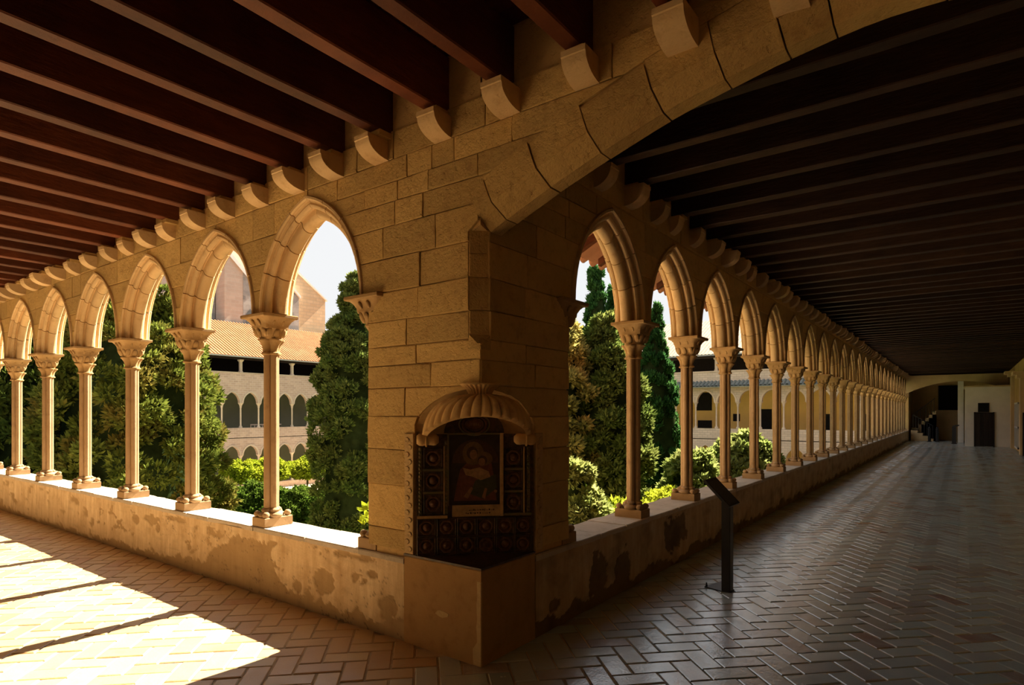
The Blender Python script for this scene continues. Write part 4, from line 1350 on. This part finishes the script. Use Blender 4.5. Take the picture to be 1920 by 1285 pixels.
# ------------------------------------------------------------------ far wings of the cloister
class ArchF(Arch):
    pass
def far_wing(name, F, s0, nb, bay, mats, inner_mat, levels, label):
    root = empty(name, F(s0, 0, 0))
    ox, oy, oz = root.location
    G = lambda s, n, z: tuple(a - b for a, b in zip(F(s, n, z), (ox, oy, oz)))
    tag(root, label, 'building')
    s1 = s0 + bay * nb
    wallm, innerm, roofm = mats
    def facade(z_sill, z_spring, apex, z_top, z_bottom):
        A = Arch.__new__(Arch)
        A.a0 = bay / 2 - 0.12
        h = apex - z_spring
        A.e = (h * h - A.a0 ** 2) / (2 * A.a0); A.R = A.a0 + A.e
        mb = MB()
        K = 7
        for n in (0.0, 0.3):
            for b in range(nb):
                c = s0 + bay * (b + .5)
                for sg in (-1, 1):
                    prev = (c + sg * bay / 2, z_spring)
                    for k in range(K + 1):
                        x, z = A.pt(k / K, 0, 1)
                        cur = (c + sg * abs(x), z - ZC + z_spring)
                        mb.add([G(prev[0], n, prev[1]), G(cur[0], n, cur[1]), G(cur[0], n, z_top), G(prev[0], n, z_top)], [(0, 1, 2, 3)])
                        if n == 0.0 and k:
                            mb.add([G(prev[0], 0, prev[1]), G(cur[0], 0, cur[1]), G(cur[0], .3, cur[1]), G(prev[0], .3, prev[1])], [(0, 1, 2, 3)])
                        prev = cur
        x = [G(s0, 0, z_bottom), G(s1, 0.3, z_sill)]
        lo = [min(a, b) for a, b in zip(*x)]; hi = [max(a, b) for a, b in zip(*x)]
        mb.box(*lo, *hi)
        mb.build('masonry', M[wallm], root)
        # pale arch rings
        ring = MB()
        prof = ((-0.10, -0.03), (0.012, -0.03), (0.012, 0.05), (-0.10, 0.05))
        for sg in (-1, 1):
            rr = []
            for k in range(K + 1):
                q = []
                for d, n in prof:
                    x_, z_ = A.pt(k / K, d, 1)
                    q.append(G(s0 + sg * abs(x_), n, z_ - ZC + z_spring))
                rr.append(q)
            ring.loft(rr)
        rme = mesh('arch_ring', ring.v, ring.f); rme.materials.append(M['wing'])
        dv = Vector(G(s0 + 1, 0, 0)) - Vector(G(s0, 0, 0))
        for b in range(nb):
            link('arch_ring', rme, None, root, loc=dv * (bay * (b + .5)))
        cm = MB()
        cx, cy, _ = G(s0, 0.15, 0)
        prof = ((0.13, z_sill), (0.13, z_sill + .08), (0.07, z_sill + .16), (0.062, z_sill + .2), (0.058, z_spring - .36), (0.09, z_spring - .30), (0.075, z_spring - .26), (0.12, z_spring - .12), (0.19, z_spring - .04), (0.19, z_spring))
        cm.loft([[(cx + r_ * math.cos(t), cy + r_ * math.sin(t), z) for t in np.linspace(0, 2 * PI, 9)[:-1]] for r_, z in prof])
        cme_ = mesh('gallery_column', cm.v, cm.f, 50); cme_.materials.append(M['wing'])
        for b in range(nb + 1):
            link('gallery_column', cme_, None, root, loc=dv * (bay * b))
        return dv
    for lv in levels:
        dv = facade(*lv)
    def slab(nm, z0, z1, n0, n1, mat):
        x = [G(s0 - .3, n0, z0), G(s1 + .3, n1, z1)]
        lo = [min(a, b) for a, b in zip(*x)]; hi = [max(a, b) for a, b in zip(*x)]
        return MB().box(*lo, *hi).build(nm, M[mat], root)
    slab('gallery_floor', -0.25, 0.0, 0.3, 3.6, 'wing'); slab('gallery_floor', 3.75, 4.0, 0.3, 3.6, 'wing'); slab('gallery_floor', GZ, GZ + .08, 0.3, 3.6, 'wing')
    slab('back_wall', GZ, 5.9, 3.5, 3.8, inner_mat)
    slab('loggia_back', 4.0, 5.8, 3.3, 3.49, 'black')
    slab('sill_course', 4.48, 4.56, -0.05, 0.32, 'wing')
    lc = MB()
    cx, cy, _ = G(s0, 0.15, 0)
    lc.loft([[(cx + r_ * a_, cy + r_ * b_, z) for a_, b_ in ((-1, -1), (1, -1), (1, 1), (-1, 1))] for r_, z in ((0.12, 4.56), (0.12, 4.64), (0.09, 4.66), (0.09, 5.32), (0.16, 5.42), (0.16, 5.50))])
    lme = mesh('loggia_pillar', lc.v, lc.f); lme.materials.append(M['wing'])
    for b in range(0, nb + 1, 3):
        link('loggia_pillar', lme, None, root, loc=dv * (bay * b))
    slab('eave_beam', 5.50, 5.66, -0.02, 0.3, 'door')
    # roof: slope plus barrel rows
    RS = 0.50
    rf = MB()
    rf.loft([[G(s, n, z) for n, z in ((-0.5, 5.62), (-0.5, 5.70), (6.3, 5.70 + 6.8 * RS), (6.3, 5.62 + 6.8 * RS))] for s in (s0 - .3, s1 + .3)])
    rf = rf.build('roof', M[roofm], root)
    rows = MB()
    s = s0
    while s < s1:
        rows.loft([[G(s + 0.085 * math.cos(t), n, 5.70 + (n + .5) * RS + 0.075 * math.sin(t)) for t in np.linspace(0, PI, 5)] for n in (-0.56, 2.0, 4.2, 6.3)], close=False, caps=False)
        s += 0.26
    rows.build('roof_tile_rows', M[roofm], rf, kind='stuff')
    slab('gutter', 5.62, 5.70, -0.60, -0.50, 'gutter')
    return root, G, slab
FW = lambda s, n, z: (-40.0 - n, s, z)
FN = lambda s, n, z: (s, 40.0 + n, z)
LV_W = [(-3.75, -1.55, -0.85, -0.25, GZ), (0.47, 2.30, 3.10, 4.5, -0.3)]
LV_N = [(-3.75, -1.65, -0.72, -0.25, GZ), (0.47, 2.36, 3.15, 4.5, -0.3)]
west, GWf, wslab = far_wing('cloister_wing', FW, 3.73, 25, 1.415, ('wing_brick_w', 'dull', 'roof'), 'dull', LV_W, 'three-storey cloister wing with brick arcades and orange tiled roof beneath the church')
north, GNf, nslab = far_wing('cloister_wing', FN, -38.39, 25, 1.49, ('wing_brick_n', 'ochre_far', 'roof_pale'), 'ochre_far', LV_N, 'three-storey cloister wing with yellow-walled gallery and grey lean-to tile eave')
# north wing: lean-to eave and openings in the yellow wall
ox, oy, oz = north.location
mb = MB().loft([[(x - ox, 40.0 + n - oy, z) for n, z in ((0.0, 3.80), (-0.75, 3.42), (-0.75, 3.36), (0.0, 3.70))] for x in (-38.3, -1.2)])
lean = mb.build('lean_to', M['roof_grey'], north)
rows = MB()
x = -38.3
while x < -1.2:
    rows.loft([[(x - ox + 0.10 * math.cos(t), 40.0 + n - oy, z + 0.085 * math.sin(t)) for t in np.linspace(0, PI, 6)] for n, z in ((0.0, 3.80), (-0.80, 3.42))], close=False, caps=False)
    x += 0.27
rows.build('lean_to_tile_rows', M['roof_grey'], lean, kind='stuff')
for x0, x1, z0, z1 in ((-14.2, -13.0, 1.76, 3.15), (-14.1, -13.0, 0.4, 1.0), (-9.45, -8.65, 0.1, 1.85), (-5.3, -4.6, 0.1, 1.5), (-3.2, -2.6, 0.1, 1.5), (-11.4, -10.9, 0.95, 1.5)):
    MB().box(x0 - ox, 43.46 - oy, z0, x1 - ox, 43.5 - oy, z1).build('opening', M['black'], north)
# stone lattice balustrade inside the west gallery
bl = MB()
for k in range(8):
    s = 22.3 + 0.32 * k
    a_ = GWf(s, 1.6, 0); 
    bl.box(a_[0] - .03, a_[1], 0.05, a_[0] + .03, a_[1] + .06, 0.62)
    bl.box(a_[0] - .03, a_[1] + .06, 0.28, a_[0] + .03, a_[1] + .32, 0.36)
a_ = GWf(22.3, 1.6, 0); b_ = GWf(24.9, 1.6, 0)
bl.box(a_[0] - .05, a_[1], 0.62, a_[0] + .05, b_[1], 0.70)
bl.build('balustrade', M['wing'], west, kind='stuff')

# ------------------------------------------------------------------ church beyond the west wing
church = empty('church', (-47.0, 26.0, 0))
tag(church, 'tall brick church with sloped stone buttresses rising behind the cloister roof', 'church')
def yz_prism(name, pts, x0, x1, mat, par=None):
    return MB().loft([[(x + 47.0, y - 26.0, z) for y, z in pts] for x in (x0, x1)]).build(name, M[mat], par or church)
yz_prism('nave_wall', [(12, GZ), (28.5, GZ), (28.5, 19), (12, 19)], -50, -48.2, 'church_pink')
bt = yz_prism('buttress', [(22.9, 4), (24.5, 4), (24.5, 13.9), (22.9, 15.5)], -48.2, -46.6, 'church_pink')
yz_prism('dark_quoin', [(24.5, 4), (25.75, 4), (25.75, 12.75), (24.5, 13.9)], -48.2, -46.55, 'church_grey', bt)
MB().loft([[(xx + 47.0, yy_ - 26.0, zz_ + dz) for yy_, zz_ in ((22.9, 15.3), (25.85, 12.5), (25.85, 12.9), (22.9, 15.7))] for xx, dz in ((-48.3, 0.9), (-46.4, -0.35))]).build('coping', M['cap_white'], bt)
yz_prism('downpipe', [(22.60, 8), (22.82, 8), (22.82, 14.8), (22.60, 14.8)], -48.2, -48.0, 'church_grey')
b2 = yz_prism('buttress', [(28.6, 4), (29.9, 4), (29.9, 12.2), (28.6, 13.4)], -48.2, -46.6, 'church_grey')
yz_prism('coping', [(28.4, 13.5), (30.0, 12.1), (30.0, 12.35), (28.4, 13.8)], -48.3, -46.4, 'cap_white', b2)
gw = yz_prism('gable_wall', [(29.5, 4), (33.2, 4), (33.2, 12.5), (30.2, 14.6), (29.5, 15.0)], -49.0, -47.2, 'church_gold')
yz_prism('coping', [(29.5, 15.05), (33.35, 12.4), (33.35, 12.55), (29.5, 15.2)], -49.0, -47.05, 'cap_white', gw)
tw = yz_prism('upper_wall', [(28.6, 14.2), (30.7, 14.2), (30.7, 15.8), (28.6, 16.2)], -49.6, -47.9, 'church_gold')
yz_prism('cornice', [(28.5, 16.0), (30.85, 15.7), (30.85, 15.95), (28.5, 16.3)], -49.7, -47.8, 'church_grey', tw)
for yw in (24.75, 26.6):
    mb = yz_prism('window', [(yw, 8.6), (yw + 0.75, 8.6), (yw + 0.75, 10.0), (yw + 0.375, 10.5), (yw, 10.0)], -46.56 if yw < 25.5 else -48.21, -46.53 if yw < 25.5 else -48.15, 'glass')
mb = MB()
for k in range(90):
    c = (random.gauss(0, .35) - 1.2, random.gauss(-3.2, .12), random.gauss(14.2, .5))
    a_ = random.uniform(0, PI)
    mb.add([(c[0] - .1 * math.cos(a_), c[1] - .1 * math.sin(a_), c[2]), (c[0], c[1], c[2] - .12), (c[0] + .1 * math.cos(a_), c[1] + .1 * math.sin(a_), c[2]), (c[0], c[1], c[2] + .12)], [(0, 1, 2, 3)])
mb.build('ivy', M['leaf_mid'], church, kind='stuff')

# ------------------------------------------------------------------ plants
def spray_template(kind):
    v, f = [], []
    def blade(tilt, az, L, wd, z0=0.0):
        d = Vector((math.sin(tilt) * math.cos(az), math.sin(tilt) * math.sin(az), math.cos(tilt)))
        s_ = Vector((-math.sin(az), math.cos(az), 0))
        o = Vector((0, 0, z0))
        n = len(v)
        v.extend([o, o + d * L * .5 + s_ * wd, o + d * L, o + d * L * .5 - s_ * wd])
        f.append((n, n + 1, n + 2, n + 3))
    if kind == 'conifer':
        blade(0.15, 0.4, 1.0, .19); blade(.8, 1.5, .8, .18); blade(.8, 4.6, .8, .18)
    elif kind == 'leaf':
        for k in range(4):
            blade(0.4 + 0.35 * (k % 2), k * 1.6, .9, .24, 0.06 * k)
    return np.array([tuple(p) for p in v]), f
TPL = {k: spray_template(k) for k in ('conifer', 'leaf')}

def sprays_mesh(name, P, Dr, S, kind, mat, parent, tag_stuff=True):
    tv, tf = TPL[kind]
    n = len(P)
    Dr = Dr / np.linalg.norm(Dr, axis=1, keepdims=True)
    up = np.where(np.abs(Dr[:, 2:3]) > 0.9, np.array([[1., 0, 0]]), np.array([[0, 0, 1.]]))
    A = np.cross(Dr, up); A /= np.linalg.norm(A, axis=1, keepdims=True)
    B = np.cross(Dr, A)
    roll = rng.uniform(0, 2 * PI, n)[:, None]
    A2 = A * np.cos(roll) + B * np.sin(roll); B2 = -A * np.sin(roll) + B * np.cos(roll)
    V = P[:, None, :] + S[:, None, None] * (tv[None, :, 0:1] * A2[:, None, :] + tv[None, :, 1:2] * B2[:, None, :] + tv[None, :, 2:3] * Dr[:, None, :])
    m = len(tv)
    V = V.reshape(-1, 3).astype(np.float32)
    F = (np.arange(n)[:, None, None] * m + np.array(tf)[None]).reshape(-1).astype(np.int32)
    nf = n * len(tf)
    me = bpy.data.meshes.new(name)
    me.vertices.add(len(V)); me.vertices.foreach_set('co', V.reshape(-1))
    me.loops.add(nf * 4); me.loops.foreach_set('vertex_index', F)
    me.polygons.add(nf)
    me.polygons.foreach_set('loop_start', np.arange(0, nf * 4, 4, dtype=np.int32))
    me.update(calc_edges=True)
    o = link(name, me, M[mat], parent)
    if tag_stuff: o['kind'] = 'stuff'
    return o

def tree(name, label, cat, x, y, h, prof, nclump, clump_r, nspray, spray, mat, kind='conifer', trunk_r=0.12, trunk_h=1.0, zbase=GZ, up=0.5, core=0.72, group=None, flat=0.75, crown0=None, only_up=False):
    """prof: list of (height fraction, radius); clumps sit on that envelope, sprays on the clumps"""
    nspray = int(nspray * (0.70 if kind == 'conifer' else 0.66)); spray *= 1.13
    root = empty(name, (x, y, zbase))
    tag(root, label, cat, group)
    ph = np.array([p[0] for p in prof]); pr = np.array([p[1] for p in prof])
    MB().tube([(0, 0, -0.05), (0.03, 0.02, h * .3), (0, 0, h * trunk_h * .9)], [trunk_r, trunk_r * .8, trunk_r * .3], 9).build('trunk', M['bark'], root, 180)
    # inner shaded mass
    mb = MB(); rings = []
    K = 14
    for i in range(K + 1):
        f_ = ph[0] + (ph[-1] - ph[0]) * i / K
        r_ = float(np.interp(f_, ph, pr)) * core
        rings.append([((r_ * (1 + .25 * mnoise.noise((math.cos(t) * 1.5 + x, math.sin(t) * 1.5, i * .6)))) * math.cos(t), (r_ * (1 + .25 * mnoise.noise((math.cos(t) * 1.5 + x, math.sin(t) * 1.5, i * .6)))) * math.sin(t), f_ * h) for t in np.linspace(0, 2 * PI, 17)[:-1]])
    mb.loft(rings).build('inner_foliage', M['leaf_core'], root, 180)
    # clump centres: area weighted heights
    wts = pr + 0.05
    cdf = np.cumsum(wts) / wts.sum()
    fz = np.interp(rng.uniform(0, 1, nclump), np.concatenate([[0], cdf]), np.concatenate([[ph[0]], ph]))
    az = rng.uniform(0, 2 * PI, nclump)
    rr = np.interp(fz, ph, pr) * rng.uniform(0.72, 1.0, nclump)
    cc = np.stack([rr * np.cos(az), rr * np.sin(az), fz * h], 1)
    cr = clump_r * rng.uniform(0.6, 1.25, nclump)
    cr *= np.clip(0.4 + 0.6 * np.interp(fz, ph, pr) / pr.max(), 0.4, 1)
    idx = np.repeat(np.arange(nclump), nspray)
    n = len(idx)
    dv = rng.normal(size=(n, 3)); dv /= np.linalg.norm(dv, axis=1, keepdims=True)
    outv = np.stack([np.cos(az), np.sin(az), np.full(nclump, .35)], 1)[idx]
    dot = (dv * outv).sum(1)
    dv = np.where((dot < -0.25)[:, None], -dv, dv)
    P = cc[idx] + dv * (cr[idx] * rng.uniform(.75, 1.05, n))[:, None] * np.array([1, 1, flat])
    Dr = dv * 1.0 + np.array([0, 0, up]) + rng.normal(size=(n, 3)) * .25
    S = spray * rng.uniform(.6, 1.3, n)
    sprays_mesh('foliage', P, Dr, S, kind, mat, root)
    return root
def cone_prof(r, tip=0.04, b=0.06):
    return [(b, r * .75), (b + .1, r * .95), (.35, r), (.6, r * .82), (.8, r * .5), (.93, r * .2), (1.0, tip * r)]
def round_prof(r, b=0.08):
    return [(b, r * .7), (b + .15, r), (.45, r * 1.0), (.65, r * .88), (.8, r * .66), (.92, r * .38), (1.0, r * .08)]
CT = 'trees in the cloister garden'
tree('conifer', 'broad dark conifer filling the arches beyond the third and fourth sunlit columns', 'tree', -17.6, 4.9, 10.3, round_prof(2.35), 420, .42, 150, .17, 'leaf_pine', group=CT, trunk_r=.3)
tree('conifer', 'broad dark conifer at the far end of the sunlit arcade', 'tree', -22.2, 4.1, 10.6, round_prof(2.5), 300, .5, 110, .22, 'leaf_conifer', group=CT, trunk_r=.3)
tree('conifer', 'dark lumpy conifer close beside the corner pier with a thin leading top', 'tree', -14.55, 10.75, 10.55, [(0.05, 1.1), (.2, 1.5), (.5, 1.5), (.68, 1.3), (.78, 1.1), (.855, .7), (.875, .3), (.92, .5), (.97, .35), (1, .1)], 480, .28, 130, .13, 'leaf_olive', group=CT, trunk_r=.25)
tree('conifer', 'golden olive conifer with billowing clumps just beyond the corner pier', 'tree', -4.85, 8.35, 7.95, [(.05, .9), (.2, 1.15), (.55, 1.15), (.75, 1.0), (.88, .75), (.96, .45), (1, .15)], 420, .25, 110, .12, 'leaf_gold', group=CT, trunk_r=.2)
tree('conifer', 'mid green billowing conifer between the golden conifer and the tall cypresses', 'tree', -3.95, 9.15, 7.95, [(.05, .8), (.2, 1.0), (.55, .95), (.75, .8), (.9, .5), (1, .12)], 420, .23, 110, .12, 'leaf_olive', group=CT, trunk_r=.2)
tree('cypress', 'tallest slim cypress standing behind the billowing conifers', 'tree', -7.75, 15.6, 10.75, cone_prof(1.0, .2), 620, .15, 60, .13, 'leaf_cypress', group=CT, up=1.6, flat=1.5, core=.85)
tree('cypress', 'slightly shorter slim cypress just beside the tallest cypress', 'tree', -7.5, 16.5, 10.2, cone_prof(.95, .2), 560, .15, 60, .13, 'leaf_cypress', group=CT, up=1.6, flat=1.5, core=.85)
tree('cypress', 'dense dark green cypress framed between the first and second shaded columns', 'tree', -4.55, 13.2, 8.75, cone_prof(.86, .12), 620, .14, 70, .12, 'leaf_cypress', group=CT, up=1.6, flat=1.5, core=.86)
# broadleaf shrubs
SH = 'shrubs in the cloister garden'
tree('shrub', 'pointed pale green shrub just below the first shaded bay', 'shrub', -2.05, 4.6, 5.05, [(.1, .5), (.5, .75), (.8, .5), (.9, .28), (1, .06)], 170, .22, 80, .11, 'leaf_pale', 'leaf', group=SH, trunk_r=.03, core=.75)
tree('shrub', 'yellow-green leafy shrub under the sill of the first shaded bay', 'shrub', -1.85, 6.1, 4.3, [(.1, .6), (.5, .9), (.85, .75), (.95, .5), (1, .2)], 130, .24, 90, .14, 'leaf_lime', 'leaf', group=SH, trunk_r=.07, core=.55)
tree('shrub', 'yellow-green leafy shrub under the second shaded bay', 'shrub', -2.1, 8.4, 4.15, [(.1, .6), (.5, .9), (.85, .75), (.95, .5), (1, .2)], 130, .24, 80, .15, 'leaf_lime', 'leaf', group=SH, trunk_r=.07, core=.55)
tree('shrub', 'large pale-leaved shrub beyond the third and fourth shaded columns', 'shrub', -2.1, 12.9, 5.1, [(.1, .8), (.5, 1.15), (.8, 1.05), (.92, .6), (1, .2)], 180, .28, 70, .20, 'leaf_pale', 'leaf', group=SH, trunk_r=.1, core=.5)
tree('shrub', 'lower pale-leaved shrub beside the large pale shrub', 'shrub', -2.8, 11.3, 4.7, [(.1, .6), (.5, .9), (.8, .8), (.92, .5), (1, .2)], 110, .26, 80, .18, 'leaf_pale', 'leaf', group=SH, trunk_r=.08, core=.5)
tree('shrub', 'bright lime sprig of broad leaves rising over the sill beside the corner pier', 'shrub', -2.95, 1.65, 4.72, [(.55, .10), (.8, .26), (.9, .24), (1.0, .08)], 16, .14, 12, .11, 'leaf_lime', 'leaf', group=SH, trunk_r=.025, core=.15)
tree('shrub', 'bright lime bush showing over the sill between the second and third sunlit columns', 'shrub', -9.2, 2.4, 4.0, [(.3, .5), (.8, .65), (.95, .4), (1.0, .1)], 60, .22, 60, .13, 'leaf_lime', 'leaf', group=SH, trunk_r=.05, core=.5)
OT = 'small lime-green trees along the far path'
for k, (x, y, lab) in enumerate(((-36.4, 18.9, 'small round-crowned lime-green tree seen between the first and second sunlit columns'), (-36.0, 20.6, 'small lime-green tree just behind the first sunlit column'), (-35.6, 23.2, 'small lime-green tree just past the first sunlit column towards the pier'), (-35.2, 25.0, 'small lime-green tree half hidden by the lumpy conifer near the pier'))):
    tree('garden_tree', lab, 'tree', x, y, 2.35 + .1 * (k % 2), [(.58, .75), (.7, 1.25), (.85, 1.05), (1.0, .3)], 110, .32, 70, .24, 'leaf_lime', 'leaf', group=OT, trunk_r=.10, trunk_h=.8, core=.6)
for k, (x, y, hh, rr, mt, lab) in enumerate(((-27.5, 14.6, 2.0, 1.4, 'leaf_mid', 'rounded green bush below the second sunlit column'), (-24.5, 14.9, 1.9, 1.4, 'leaf_mid', 'rounded green bush below the first sunlit bay'), (-22.0, 15.6, 1.9, 1.2, 'leaf_mid', 'feathery green bush behind the first sunlit column'), (-20.5, 17.6, 2.2, 1.4, 'leaf_mid', 'green bush at the foot of the lumpy conifer'), (-17.5, 14.2, 1.8, 1.2, 'leaf_mid', 'small dark bush in front of the lumpy conifer'), (-30.5, 13.2, 2.0, 1.5, 'leaf_mid', 'green bush deep in the garden below the third sunlit column'))):
    tree('bush', lab, 'shrub', x, y, hh, [(.1, rr * .7), (.4, rr), (.75, rr * .85), (1, rr * .2)], 140, .35, 50, .22, mt, 'leaf', group='bushes on the garden floor', trunk_r=.06, core=.65)
